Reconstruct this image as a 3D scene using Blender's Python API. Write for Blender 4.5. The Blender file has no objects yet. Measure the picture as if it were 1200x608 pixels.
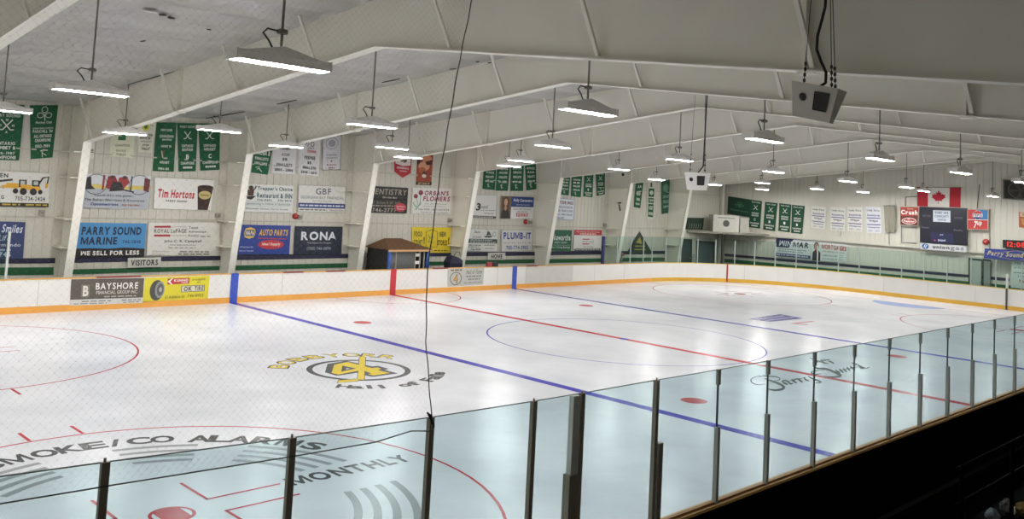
import bpy, math, random
from mathutils import Vector, Matrix
random.seed(7)
S = bpy.context.scene
COL = S.collection

# ------------------------------------------------------------------ camera
CAM = Vector((-24.0901, -18.6535, 4.5746))
RIGHT = Vector((0.7087025, -0.7035843, 0.0520563))
UP = Vector((-0.0868324, -0.0137633, 0.9961278))
FWD = Vector((0.7001435, 0.7104785, 0.0708480))
FPX, PCX, PCY = 1047.218, 600.864, 154.476


def ray(u, v):
    return FWD + RIGHT * ((u - PCX) / FPX) - UP * ((v - PCY) / FPX)


def pt(u, v, ax, val):
    d = ray(u, v)
    return CAM + d * ((val - CAM[ax]) / d[ax])


def roof_z(y):
    return 8.75 - 0.096 * abs(y + 3.1)


def roof_pt(u, v):
    d = ray(u, v)
    lo, hi = 2.0, 80.0
    for _ in range(50):
        m = (lo + hi) / 2
        q = CAM + d * m
        if q.z > roof_z(q.y):
            hi = m
        else:
            lo = m
    return CAM + d * lo


cd = bpy.data.cameras.new('camera')
cam = bpy.data.objects.new('camera', cd)
COL.objects.link(cam)
cd.sensor_fit = 'HORIZONTAL'
cd.sensor_width = 36.0
cd.lens = FPX / 1200 * 36
cd.shift_x = -(PCX - 600) / 1200
cd.shift_y = (PCY - 304) / 1200
cd.clip_end = 300
R3 = Matrix((RIGHT, UP, -FWD)).transposed().to_4x4()
R3.translation = CAM
cam.matrix_world = R3
S.camera = cam

S.view_settings.view_transform = 'Standard'
S.view_settings.look = 'None'
S.view_settings.gamma = 1
S.view_settings.use_curve_mapping = False
S.view_settings.exposure = 0.0
S.cycles.transparent_max_bounces = 40
S.cycles.max_bounces = 10
S.cycles.diffuse_bounces = 6
S.cycles.sample_clamp_indirect = 6.0
S.cycles.caustics_reflective = False
S.cycles.caustics_refractive = False
w = bpy.data.worlds.new('world')
S.world = w
w.use_nodes = True
w.node_tree.nodes['Background'].inputs[0].default_value = (0.5, 0.5, 0.48, 1)
w.node_tree.nodes['Background'].inputs[1].default_value = 0.05


# --------------------------------------------------------------- materials
def lin(h):
    h = h.lstrip('#')
    o = []
    for i in (0, 2, 4):
        c = int(h[i:i + 2], 16) / 255
        o.append(c / 12.92 if c <= 0.04045 else ((c + 0.055) / 1.055) ** 2.4)
    return (*o, 1)


MATS = {}


def mat(hexc, rough=0.5, metal=0.0, noise=0.0, nscale=3.0, bump=0.0, bscale=20.0, spec=0.5, stretch=None, hex2=None):
    key = (hexc, rough, metal, noise, nscale, bump, bscale, spec, stretch, hex2)
    if key in MATS:
        return MATS[key]
    m = bpy.data.materials.new('paint_' + hexc.strip('#'))
    m.use_nodes = True
    nt = m.node_tree
    b = nt.nodes['Principled BSDF']
    c = lin(hexc)
    b.inputs['Base Color'].default_value = c
    b.inputs['Roughness'].default_value = rough
    b.inputs['Metallic'].default_value = metal
    b.inputs['Specular IOR Level'].default_value = spec
    if noise or bump:
        tc = nt.nodes.new('ShaderNodeTexCoord')
        src = tc.outputs['Object']
        if stretch:
            mp = nt.nodes.new('ShaderNodeMapping')
            mp.inputs['Scale'].default_value = stretch
            nt.links.new(src, mp.inputs['Vector'])
            src = mp.outputs['Vector']
    if noise:
        n = nt.nodes.new('ShaderNodeTexNoise')
        n.inputs['Scale'].default_value = nscale
        n.inputs['Detail'].default_value = 5
        nt.links.new(src, n.inputs['Vector'])
        r = nt.nodes.new('ShaderNodeValToRGB')
        r.color_ramp.elements[0].position = 0.3
        r.color_ramp.elements[1].position = 0.7
        d = lin(hex2) if hex2 else tuple(x * (1 - noise) for x in c[:3]) + (1,)
        r.color_ramp.elements[0].color = d
        r.color_ramp.elements[1].color = c
        nt.links.new(n.outputs['Fac'], r.inputs['Fac'])
        nt.links.new(r.outputs['Color'], b.inputs['Base Color'])
    if bump:
        n = nt.nodes.new('ShaderNodeTexNoise')
        n.inputs['Scale'].default_value = bscale
        n.inputs['Detail'].default_value = 4
        nt.links.new(src, n.inputs['Vector'])
        bp = nt.nodes.new('ShaderNodeBump')
        bp.inputs['Strength'].default_value = bump
        bp.inputs['Distance'].default_value = 0.02
        nt.links.new(n.outputs['Fac'], bp.inputs['Height'])
        nt.links.new(bp.outputs['Normal'], b.inputs['Normal'])
    MATS[key] = m
    return m


def glass_mat(name, tint, refl=0.06, rough=0.02):
    m = bpy.data.materials.new(name)
    m.use_nodes = True
    nt = m.node_tree
    nt.nodes.clear()
    o = nt.nodes.new('ShaderNodeOutputMaterial')
    t = nt.nodes.new('ShaderNodeBsdfTransparent')
    t.inputs[0].default_value = (*tint, 1)
    g = nt.nodes.new('ShaderNodeBsdfGlossy')
    g.inputs['Roughness'].default_value = rough
    g.inputs['Color'].default_value = (0.9, 0.95, 0.95, 1)
    lw = nt.nodes.new('ShaderNodeLayerWeight')
    lw.inputs['Blend'].default_value = 0.5
    pw = nt.nodes.new('ShaderNodeMath')
    pw.operation = 'POWER'
    pw.inputs[1].default_value = 5.0
    nt.links.new(lw.outputs['Facing'], pw.inputs[0])
    fr = nt.nodes.new('ShaderNodeMath')
    fr.operation = 'MULTIPLY_ADD'
    fr.inputs[1].default_value = 0.28
    fr.inputs[2].default_value = 0.012
    nt.links.new(pw.outputs[0], fr.inputs[0])
    mx = nt.nodes.new('ShaderNodeMixShader')
    nt.links.new(fr.outputs[0], mx.inputs[0])
    nt.links.new(t.outputs[0], mx.inputs[1])
    nt.links.new(g.outputs[0], mx.inputs[2])
    nt.links.new(mx.outputs[0], o.inputs[0])
    return m


def emit_mat(name, col, strength):
    m = bpy.data.materials.new(name)
    m.use_nodes = True
    nt = m.node_tree
    nt.nodes.clear()
    o = nt.nodes.new('ShaderNodeOutputMaterial')
    e = nt.nodes.new('ShaderNodeEmission')
    e.inputs[0].default_value = (*col, 1)
    e.inputs[1].default_value = strength
    nt.links.new(e.outputs[0], o.inputs[0])
    return m


# ------------------------------------------------------------ mesh helpers
class MB:
    def __init__(s):
        s.v, s.f, s.sm = [], [], []

    def add(s, vs, fs, smooth=False):
        k = len(s.v)
        s.v += [Vector(v) for v in vs]
        s.f += [tuple(i + k for i in f) for f in fs]
        s.sm += [smooth] * len(fs)
        return s

    def hexa(s, p):  # 8 corners: bottom ring 0-3, top ring 4-7
        return s.add(p, [(3, 2, 1, 0), (4, 5, 6, 7), (0, 1, 5, 4), (1, 2, 6, 5), (2, 3, 7, 6), (3, 0, 4, 7)])

    def box(s, a, b):
        x0, y0, z0 = a
        x1, y1, z1 = b
        return s.hexa([(x0, y0, z0), (x1, y0, z0), (x1, y1, z0), (x0, y1, z0), (x0, y0, z1), (x1, y0, z1), (x1, y1, z1), (x0, y1, z1)])

    def prism(s, poly, d, flip=False):  # planar polygon pushed along vector d
        n = len(poly)
        d = Vector(d)
        p = [Vector(q) for q in poly]
        fs = [tuple(range(n - 1, -1, -1)), tuple(range(n, 2 * n))]
        fs += [(i, (i + 1) % n, n + (i + 1) % n, n + i) for i in range(n)]
        return s.add(p + [q + d for q in p], fs)

    def tube(s, pts, r, seg=8, caps=True):
        pts = [Vector(p) for p in pts]
        n = len(pts)
        rr = r if isinstance(r, (list, tuple)) else [r] * n
        vs, fs = [], []
        prev = None
        for i, p in enumerate(pts):
            t = (pts[min(i + 1, n - 1)] - pts[max(i - 1, 0)]).normalized()
            if prev is None:
                a = Vector((0, 0, 1)) if abs(t.z) < 0.9 else Vector((1, 0, 0))
                u = t.cross(a).normalized()
            else:
                u = (prev - t * prev.dot(t)).normalized()
            prev = u
            w_ = t.cross(u)
            for k in range(seg):
                an = 2 * math.pi * k / seg
                vs.append(p + (u * math.cos(an) + w_ * math.sin(an)) * rr[i])
        for i in range(n - 1):
            for k in range(seg):
                fs.append((i * seg + k, i * seg + (k + 1) % seg, (i + 1) * seg + (k + 1) % seg, (i + 1) * seg + k))
        if caps:
            fs.append(tuple(range(seg - 1, -1, -1)))
            fs.append(tuple(range((n - 1) * seg, n * seg)))
        return s.add(vs, fs, True)

    def lathe(s, c, prof, axis='z', seg=16):
        vs, fs = [], []
        for r, h in prof:
            for k in range(seg):
                a = 2 * math.pi * k / seg
                x, y = r * math.cos(a), r * math.sin(a)
                q = {'z': (x, y, h), 'x': (h, x, y), 'y': (x, h, y)}[axis]
                vs.append(Vector(c) + Vector(q))
        n = len(prof)
        for i in range(n - 1):
            for k in range(seg):
                fs.append((i * seg + k, i * seg + (k + 1) % seg, (i + 1) * seg + (k + 1) % seg, (i + 1) * seg + k))
        fs.append(tuple(range(seg - 1, -1, -1)))
        fs.append(tuple(range((n - 1) * seg, n * seg)))
        return s.add(vs, fs, True)

    def build(s, name, m, parent=None, origin=None):
        if parent is not None:
            o0 = wloc(parent)
            org = o0
        elif origin is None:
            lo = Vector((min(v.x for v in s.v), min(v.y for v in s.v), min(v.z for v in s.v)))
            hi = Vector((max(v.x for v in s.v), max(v.y for v in s.v), max(v.z for v in s.v)))
            org = Vector(((lo.x + hi.x) / 2, (lo.y + hi.y) / 2, lo.z))
        else:
            org = Vector(origin)
        me = bpy.data.meshes.new(name)
        me.from_pydata([v - org for v in s.v], [], s.f)
        me.polygons.foreach_set('use_smooth', s.sm)
        me.materials.append(m)
        me.update()
        o = bpy.data.objects.new(name, me)
        COL.objects.link(o)
        if parent is not None:
            o.parent = parent
        else:
            o.location = org
        return o


def wloc(o):
    v = Vector(o.location)
    while o.parent:
        o = o.parent
        v = v + o.location
    return v


def tag(o, label=None, cat=None, group=None, kind=None):
    if label:
        o['label'] = label
    if cat:
        o['category'] = cat
    if group:
        o['group'] = group
    if kind:
        o['kind'] = kind
    return o


def empty(name, loc, label=None, cat=None, group=None, kind=None):
    o = bpy.data.objects.new(name, None)
    o.empty_display_size = 0.2
    COL.objects.link(o)
    o.location = loc
    return tag(o, label, cat, group, kind)


def struct(o):
    o['kind'] = 'structure'
    return o


# ---------------------------------------------------------------- lettering
GLY = {}


def make_glyphs():
    cu = bpy.data.curves.new('g', 'FONT')
    ob = bpy.data.objects.new('g', cu)
    COL.objects.link(ob)
    cu.resolution_u = 3
    for bold in (0, 1):
        cu.offset = 0.036 if bold else 0.014
        for c in "ABCDEFGHIJKLMNOPQRSTUVWXYZabcdefghijklmnopqrstuvwxyz0123456789/-.,&'!()+:":
            cu.body = c
            dg = bpy.context.evaluated_depsgraph_get()
            me = bpy.data.meshes.new_from_object(ob.evaluated_get(dg))
            vs = [(v.co.x, v.co.y) for v in me.vertices]
            fs = [tuple(p.vertices) for p in me.polygons]
            GLY[(c, bold)] = (vs, fs, max((x for x, y in vs), default=0.3))
            bpy.data.meshes.remove(me)
    bpy.data.objects.remove(ob)
    bpy.data.curves.remove(cu)


make_glyphs()
for bold_, s_m in ((0, .105), (1, .14)):   # clean wide M and W
    h_, w_m, k_m, q_m, t_m, d_m = .72, .82, .5, s_m * .35, .27, s_m * 1.05
    pm = [(0, 0), (0, h_), (d_m, h_), (w_m / 2, t_m), (w_m - d_m, h_), (w_m, h_), (w_m, 0), (w_m - s_m, 0), (w_m - s_m, k_m), (w_m / 2 + q_m, 0), (w_m / 2 - q_m, 0), (s_m, k_m), (s_m, 0)]
    GLY[('M', bold_)] = (pm, [tuple(range(12, -1, -1))], w_m)
    GLY[('W', bold_)] = ([(x, h_ - y) for x, y in pm], [tuple(range(13))], w_m)


def text_geo(s, bold=0, shear=0.0, space=0.1):
    vs, fs, x = [], [], 0.0
    for c in s:
        if c == ' ':
            x += 0.3
            continue
        g = GLY[(c, bold)]
        k = len(vs)
        vs += [(x + a + shear * b, b) for a, b in g[0]]
        fs += [tuple(i + k for i in f) for f in g[1]]
        x += g[2] + space
    return vs, fs


def fit_text(s, x0, y0, x1, y1, bold=0, shear=0.0):
    """letters stretched to the box x0..x1, y0 (top)..y1 (bottom), y down"""
    vs, fs = text_geo(s, bold, shear)
    a0, a1 = min(v[0] for v in vs), max(v[0] for v in vs)
    b0, b1 = min(v[1] for v in vs), max(v[1] for v in vs)
    return [(x0 + (x - a0) / (a1 - a0) * (x1 - x0), y1 - (y - b0) / (b1 - b0) * (y1 - y0)) for x, y in vs], fs


# sign artwork: every item is (part name, colour, 2-D verts, faces)
def T(s, x0, y0, x1, y1, c, bold=0, shear=0.0, part='lettering'):
    return (part, c, *fit_text(s, x0, y0, x1, y1, bold, shear))


def RB(x0, y0, x1, y1, c, part='stripe'):
    return (part, c, [(x0, y0), (x1, y0), (x1, y1), (x0, y1)], [(0, 1, 2, 3)])


def EL(cx, cy, rx, ry, c, part='emblem', n=24):
    return (part, c, [(cx + rx * math.cos(2 * math.pi * i / n), cy + ry * math.sin(2 * math.pi * i / n)) for i in range(n)], [tuple(range(n))])


def RING(cx, cy, rx, ry, t, c, part='emblem', n=32, asp=1.0, a0=0, a1=360):
    vs, fs = [], []
    closed = a1 - a0 >= 360
    m = n if closed else n + 1
    for i in range(m):
        a = math.radians(a0 + (a1 - a0) * i / n)
        vs += [(cx + rx * math.cos(a), cy + ry * math.sin(a)), (cx + (rx - t) * math.cos(a), cy + (ry - t * asp) * math.sin(a))]
    for i in range(n):
        j = (i + 1) % m
        fs.append((2 * i, 2 * j, 2 * j + 1, 2 * i + 1))
    return (part, c, vs, fs)


def PG(pts, c, part='emblem'):
    return (part, c, list(pts), [tuple(range(len(pts)))])


def ST(pts, wd, c, part='emblem', asp=1.0):
    """brush stroke along pts; width wd in x units, asp = width/height ratio of the sheet"""
    vs, fs = [], []
    n = len(pts)
    for i, (x, y) in enumerate(pts):
        ax, ay = pts[max(i - 1, 0)]
        bx, by = pts[min(i + 1, n - 1)]
        dx, dy = bx - ax, (by - ay) / asp
        L = math.hypot(dx, dy) or 1
        ww = wd[i] if isinstance(wd, (list, tuple)) else wd
        nx, ny = -dy / L * ww / 2, dx / L * ww / 2 * asp
        vs += [(x + nx, y + ny), (x - nx, y - ny)]
    for i in range(n - 1):
        fs.append((2 * i, 2 * i + 1, 2 * i + 3, 2 * i + 2))
    return (part, c, vs, fs)


def LN(x0, y0, x1, y1, c, part='fine_print', seed=0):
    """a line of print too fine to read in the photo, as short word-long dashes"""
    rnd = random.Random(seed + int(x0 * 1000) + int(y0 * 977))
    vs, fs = [], []
    x = x0
    while x < x1 - 0.01:
        wl = min(rnd.uniform(0.04, 0.11), x1 - x)
        k = len(vs)
        vs += [(x, y0), (x + wl, y0), (x + wl, y1), (x, y1)]
        fs.append((k, k + 1, k + 2, k + 3))
        x += wl + 0.02
    return (part, c, vs, fs)


SEPARATE = ('lettering', 'fine_print', 'red_bar', 'grey_bar', 'machine_wheel', 'machine_cab', 'picture_player', 'alarm_wave', 'strip_print', 'plate_lettering', 'red_bar', 'rule', 'strip_lettering', 'badge', 'sponsor_lettering', 'green_panel', 'flower_stem', 'flower_head')


def art(items, fn, parent, lift0=0.004, step=0.0012, layer_mat=None):
    """paint items on a surface; fn(x, y, lift) -> world point; one mesh per part and colour"""
    groups = {}
    order = []
    n = 0
    for i, (part, c, vs, fs) in enumerate(items):
        if i and (items[i - 1][:2] != (part, c) or part in SEPARATE):
            n += 1
        k = (part, c, n)
        if k not in groups:
            groups[k] = MB()
            order.append(k)
        groups[k].add([fn(x, y, lift0 + step * i) for x, y in vs], fs)
    for k in order:
        groups[k].build(k[0], (layer_mat or (lambda h: mat(h, 0.55)))(k[1]), parent)


def quad_fn(c4, nrm):
    a, b, c, d = [Vector(q) for q in c4]   # TL TR BR BL
    nrm = Vector(nrm)

    def fn(x, y, lift=0.0):
        return (a * (1 - x) + b * x) * (1 - y) + (d * (1 - x) + c * x) * y + nrm * lift
    return fn


FARY = 15.17     # face plane of things fixed to the long far wall
ENDX = 30.13     # face plane of things fixed to the end wall


def corners(px, wall):
    ax, val = wall
    return [pt(u, v, ax, val) for u, v in px]


def sign(name, px, base, items, label, cat, wall=(1, FARY), group=None, thick=0.03, frame=None, rough=0.5):
    c = corners(px, wall)
    n = Vector((0, -1, 0)) if wall[0] == 1 else Vector((-1, 0, 0))
    mb = MB()
    mb.hexa([c[3] - n * thick, c[2] - n * thick, c[1] - n * thick, c[0] - n * thick, c[3], c[2], c[1], c[0]])
    o = mb.build(name, mat(base, rough), origin=(c[2] + c[3]) / 2)
    tag(o, label, cat, group)
    fn = quad_fn(c, n)
    if frame:
        t = frame[1]
        f = MB()
        for x0, y0, x1, y1 in ((0, 0, 1, t * 1.6), (0, 1 - t * 1.6, 1, 1), (0, 0, t, 1), (1 - t, 0, 1, 1)):
            q = [fn(x0, y1, 0.001), fn(x1, y1, 0.001), fn(x1, y0, 0.001), fn(x0, y0, 0.001)]
            f.hexa(q + [p + n * 0.012 for p in q])
        f.build('frame', mat(frame[0], 0.4), o)
    art(items, fn, o)
    return o


def banner(name, px, base, items, label, wall=(1, 15.21), group=None, cat='banner', rod=None, amp=0.012, waves=2.0, thin=0.006):
    c = corners(px, wall)
    n = Vector((0, -1, 0)) if wall[0] == 1 else Vector((-1, 0, 0))
    q = quad_fn(c, n)
    ph = random.uniform(0, 6)

    def wav(x, y):
        return amp * (0.3 + y) * (math.sin(waves * 2 * math.pi * x + ph) - 1) * 0.5

    def fn(x, y, lift=0.0):
        return q(x, y, lift + wav(x, y))
    NX, NY = 12, 8
    mb = MB()
    for side in (0, 1):
        vs = [fn(i / NX, j / NY, -thin * side) for j in range(NY + 1) for i in range(NX + 1)]
        fs = []
        for j in range(NY):
            for i in range(NX):
                a = j * (NX + 1) + i
                f = (a, a + NX + 1, a + NX + 2, a + 1)
                fs.append(f if side == 0 else f[::-1])
        mb.add(vs, fs, True)
    o = mb.build(name, mat(base, 0.8, bump=0.15, bscale=6.0), origin=(c[2] + c[3]) / 2)
    tag(o, label, cat, group)
    if rod:
        MB().tube([q(-0.03, 0, 0.0) + Vector((0, 0, 0.012)), q(1.03, 0, 0.0) + Vector((0, 0, 0.012))], 0.014, 6).build('hanging_rod', mat(rod, 0.5), o)
    art(items, q, o, lift0=0.004, step=0.0006, layer_mat=lambda h: mat(h, 0.8))
    return o


# ------------------------------------------------------------------ setting
GREY = mat('#d3d0c4', 0.55, noise=0.06, nscale=0.7)
WALLM = mat('#cfcbbf', 0.6, noise=0.07, nscale=0.5, stretch=(1, 1, 0.35))
STEEL = mat('#efece0', 0.45, noise=0.05, nscale=0.8)
XL, XR, YN, YF = -33.0, 30.2, -21.5, 15.25


def ribbed(name, a, b, ztop, nrm, mtl):
    """metal liner wall from a to b (xy), upright ribs every 0.3 m; ztop(t) gives the height"""
    a, b = Vector((*a, 0)), Vector((*b, 0))
    n = Vector(nrm)
    L = (b - a).length
    d = (b - a) / L
    prof = []
    x = 0.0
    while x < L:
        prof += [(x, 0), (min(x + 0.25, L), 0), (min(x + 0.263, L), 0.018), (min(x + 0.287, L), 0.018)]
        x += 0.305
    prof.append((L, 0))
    vs = []
    for t, h in prof:
        p = a + d * t + n * h
        vs += [p, p + Vector((0, 0, ztop(p)))]
    fs = [(2 * i, 2 * i + 2, 2 * i + 3, 2 * i + 1) for i in range(len(prof) - 1)]
    k = len(vs)
    back = [a - n * 0.15, b - n * 0.15, b - n * 0.15 + Vector((0, 0, ztop(b))), a - n * 0.15 + Vector((0, 0, ztop(a)))]
    mb = MB().add(vs, fs)
    mb.add(back, [(3, 2, 1, 0)])
    return struct(mb.build(name, mtl, origin=(a + b) / 2))


wall_far = ribbed('wall_far', (XL, YF), (XR, YF), lambda p: roof_z(YF) + 0.03, (0, -1, 0), WALLM)
wall_end = ribbed('wall_right', (XR, YF), (XR, YN), lambda p: roof_z(p.y) + 0.03, (-1, 0, 0), WALLM)
mb = MB()
mb.prism([(XL, YF, 0), (XL, YN, 0), (XL, YN, roof_z(YN)), (XL, -3.1, 8.75), (XL, YF, roof_z(YF))], (-0.15, 0, 0))
struct(mb.build('wall_left', WALLM))
struct(MB().box((XL, YN - 0.15, 0), (XR, YN, roof_z(YN))).build('wall_near', WALLM))

# wall trims: girt lines along the walls
g = MB()
g.box((XL, 15.218, 2.93), (XR, 15.24, 2.985))
g.box((XL, 15.218, 5.28), (XR, 15.24, 5.33))
struct(g.build('trim_1', mat('#b9b5a8', 0.6)))
g = MB()
g.box((30.05, YN, 2.72), (30.185, 15.15, 2.80))
struct(g.build('trim_2', mat('#c6c3b8', 0.5)))

# ceiling: insulation sagging between purlins
CEIL = mat('#b3b2af', 0.3, noise=0.2, nscale=0.8, bump=1.0, bscale=1.6, spec=0.8)
ys = []
NP = 25
W0 = YF - YN
prof = []
for k in range(NP):
    y0 = YN + W0 * k / NP
    for j in range(6):
        t = j / 6
        y = y0 + W0 / NP * t
        prof.append((y, roof_z(y) - 0.085 * math.sin(math.pi * t) ** 0.6))
prof.append((YF, roof_z(YF)))
NXC = 62
vs, fs = [], []
for i in range(NXC + 1):
    x = XL + (XR - XL) * i / NXC
    ph = ((x + 12.88) / 6.096) % 1.0
    bil = 0.05 * math.sin(math.pi * ph)
    for (y, z) in prof:
        vs.append((x, y, z - bil * 0.6 + 0.03 * math.sin(x * 1.7 + y * 1.3) * math.sin(y * 0.9 + 1)))
n = len(prof)
for i in range(NXC):
    for j in range(n - 1):
        fs.append((i * n + j, i * n + j + 1, (i + 1) * n + j + 1, (i + 1) * n + j))
mb = MB().add(vs, fs, True)
mb.prism([(XL, YF, roof_z(YF) + 0.16), (XL, -3.1, 8.91), (XL, YN, roof_z(YN) + 0.16), (XL, YN, roof_z(YN) + 0.26), (XL, -3.1, 9.01), (XL, YF, roof_z(YF) + 0.26)], (XR - XL, 0, 0))
ceiling = struct(mb.build('ceiling', CEIL))
# torn spots in the insulation
tear = MB()
for (p0, p1, wd) in (((187, 9), (196, 10), .16), ((197, 12), (205, 14), .13), ((243, 27), (248, 27.5), .03), ((165, 41.5), (171, 40.5), .05), ((242, 134), (287, 126), .09), ((325, 117), (348, 112), .08), ((448, 91), (469, 86.5), .06), ((598, 54.8), (609, 52.3), .10), ((618, 53), (627, 52.8), .07),
                     ((558, 66.5), (562, 66), .06), ((527, 75), (535, 74.6), .06), ((572, 67.5), (576, 67), .04), ((266, 61), (415, 9.5), .018), ((150, 96), (240, 70), .015)):
    c0_, c1_ = roof_pt(*p0), roof_pt(*p1)
    d_ = (c1_ - c0_)
    d_.z = 0
    n_ = Vector((-d_.y, d_.x, 0)).normalized() * wd / 2
    up, dn = [], []
    for i in range(7):
        t = i / 6
        k_ = math.sin(math.pi * min(max(t, .06), .94)) ** .5
        p = c0_ + d_ * t
        for lst, s in ((up, 1), (dn, -1)):
            q = p + n_ * s * k_ * random.uniform(.6, 1.1)
            lst.append((q.x, q.y, roof_z(q.y) - (.165 if wd > .02 else .1)))
    tear.prism(up + dn[::-1], (0, 0, 0.02))
tear.build('torn_hole', mat('#15130f', 0.9), ceiling)
fl = MB()
c = roof_pt(176, 5)
fl.prism([c + Vector(q) for q in ((-.2, -.05, -.17), (.1, -.12, -.19), (.2, .05, -.17), (0, .12, -.165))], (0, 0, 0.01))
fl.build('torn_flap', mat('#e6e3da', 0.6), ceiling)

# floor slab and the ice sheet
L_, W_, RC = 27.3, 12.72, 8.5


def ring(off=0.0, n=14):
    """rink outline, counter-clockwise from the near side, pushed out by off"""
    out = []
    for cx, cy, a0 in ((L_ - RC, -W_ + RC, -90), (L_ - RC, W_ - RC, 0), (-L_ + RC, W_ - RC, 90), (-L_ + RC, -W_ + RC, 180)):
        for i in range(n + 1):
            a = math.radians(a0 + 90 * i / n)
            out.append(((RC + off) * math.cos(a) + cx, (RC + off) * math.sin(a) + cy))
    return out


slab = struct(MB().box((XL, YN, -0.3), (XR, YF + 0.1, -0.03)).build('floor', mat('#2a2a2c', 0.8, noise=0.2)))


def ice_material():
    m = bpy.data.materials.new('ice')
    m.use_nodes = True
    nt = m.node_tree
    b = nt.nodes['Principled BSDF']
    tc = nt.nodes.new('ShaderNodeTexCoord')
    n1 = nt.nodes.new('ShaderNodeTexNoise')
    n1.inputs['Scale'].default_value = 0.35
    n1.inputs['Detail'].default_value = 4
    n1.inputs['Roughness'].default_value = 0.6
    r = nt.nodes.new('ShaderNodeValToRGB')
    r.color_ramp.elements[0].position = 0.33
    r.color_ramp.elements[0].color = lin('#d0d2d8')
    r.color_ramp.elements[1].position = 0.62
    r.color_ramp.elements[1].color = lin('#e4e5ea')
    nt.links.new(tc.outputs['Object'], n1.inputs['Vector'])
    nt.links.new(n1.outputs['Fac'], r.inputs['Fac'])
    nt.links.new(r.outputs['Color'], b.inputs['Base Color'])
    b.inputs['Roughness'].default_value = 0.21
    b.inputs['Specular IOR Level'].default_value = 0.36
    b.inputs['IOR'].default_value = 1.33
    mp = nt.nodes.new('ShaderNodeMapping')
    mp.inputs['Scale'].default_value = (1.0, 5.0, 1.0)
    mp.inputs['Rotation'].default_value = (0, 0, 0.4)
    n2 = nt.nodes.new('ShaderNodeTexNoise')
    n2.inputs['Scale'].default_value = 3.0
    n2.inputs['Detail'].default_value = 6
    n2.inputs['Roughness'].default_value = 0.7
    nt.links.new(tc.outputs['Object'], mp.inputs['Vector'])
    nt.links.new(mp.outputs['Vector'], n2.inputs['Vector'])
    bp = nt.nodes.new('ShaderNodeBump')
    bp.inputs['Strength'].default_value = 0.28
    bp.inputs['Distance'].default_value = 0.01
    nt.links.new(n2.outputs['Fac'], bp.inputs['Height'])
    nt.links.new(bp.outputs['Normal'], b.inputs['Normal'])
    b.inputs['Specular IOR Level'].default_value = 0.3
    return m


ICE = ice_material()


def under_ice(h):
    return mat(h, 0.25, bump=0.09, bscale=6.0, spec=0.2)


rp = ring(0.02, 16)
ice = struct(MB().prism([(x, y, -0.03) for x, y in rp], (0, 0, 0.03)).build('ice_floor', ICE, origin=(0, 0, 0)))


def decal(name, vs2, fs, color, lift=0.002):
    return MB().add([(x, y, lift) for x, y in vs2], fs).build(name, under_ice(color), ice)


def rect2(x0, y0, x1, y1):
    return [(x0, y0), (x1, y0), (x1, y1), (x0, y1)], [(0, 1, 2, 3)]


BL, RED, DK, GY = '#3a35a8', '#b5343f', '#4a4b4e', '#9b9da0'
BX = 7.46
for x in (-BX, BX):
    decal('blue_line', *rect2(x - 0.15, -W_, x + 0.15, W_), BL)
decal('centre_line', *rect2(-0.15, -W_, 0.15, W_), RED)
GX = 24.0
gy = W_ - RC + math.sqrt(RC ** 2 - (GX - (L_ - RC)) ** 2)
for x in (-GX, GX):
    decal('goal_line', *rect2(x - 0.03, -gy, x + 0.03, gy), RED)


def circ(cx, cy, r, t, a0=0, a1=360, n=72):
    return RING(cx, cy, r, r, t, '', n=n, a0=a0, a1=a1)[2:]


EXC, EYC = 18.4, 6.66
decal('centre_circle', *circ(0, 0, 4.6, 0.05), BL)
decal('centre_spot', *EL(0, 0, 0.16, 0.16, '')[2:], BL, 0.003)
for sx in (-1, 1):
    for sy in (-1, 1):
        cx, cy = sx * EXC, sy * EYC
        decal('faceoff_circle', *circ(cx, cy, 4.6, 0.05), RED)
        # spot: ring with a filled middle band
        k = decal('faceoff_spot', *circ(cx, cy, 0.31, 0.05), RED, 0.003)
        sp = [(cx + 0.27 * math.cos(a), cy + 0.27 * math.sin(a)) for a in [math.radians(t) for t in list(range(-45, 46, 15)) + list(range(135, 226, 15))]]
        sp = [(cx + p * 0.19, cy + math.sqrt(max(0, 0.29 ** 2 - (p * 0.19) ** 2)) * q) for p, q in ((-1, 1), (-.5, 1), (0, 1), (.5, 1), (1, 1), (1, -1), (.5, -1), (0, -1), (-.5, -1), (-1, -1))]
        decal('faceoff_spot', sp, [tuple(range(10))], RED, 0.004)
        vs, fs = [], []
        for a in (-1, 1):
            for b in (-1, 1):
                for q in ((a * 0.62, b * 0.26, a * 1.82, b * 0.31), (a * 0.62, b * 0.26, a * 0.67, b * 1.16)):
                    v, f = rect2(cx + q[0], cy + q[1], cx + q[2], cy + q[3])
                    fs.append(tuple(i + len(vs) for i in f[0]))
                    vs += v
        for a in (-0.43, 0.43):
            for b in (-1, 1):
                v, f = rect2(cx + a - 0.03, cy + b * 4.6, cx + a + 0.03, cy + b * 5.2)
                fs.append(tuple(i + len(vs) for i in f[0]))
                vs += v
        decal('faceoff_marks', vs, fs, RED, 0.003)
        if True:
            decal('neutral_spot', *EL(sx * 5.85, cy, 0.31, 0.31, '')[2:], RED)
decal('referee_crease', *circ(0, W_, 3.0, 0.05, 180, 360, 40), RED, 0.003)
v, f = RING(GX, 0, 1.83, 1.83, 1.83 - 0.001, '', n=30, a0=90, a1=270)[2:]
decal('goal_crease', v, f, '#8fa6dd')

# the hall of fame logo painted by the near blue line
oc = Vector((-10.55, 0.15, 0))
oU, oV = Vector((0.848, -0.53, 0)), Vector((0.53, 0.848, 0))


def orr(x, y, lift=0.0):
    p = oc + oU * x + oV * y
    return Vector((p.x, p.y, 0.002 + lift))


items = [RING(0, 0, 1.30, 1.30, 0.15, DK, 'logo_ring', n=48)]
YEL = '#e0c63a'


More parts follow.
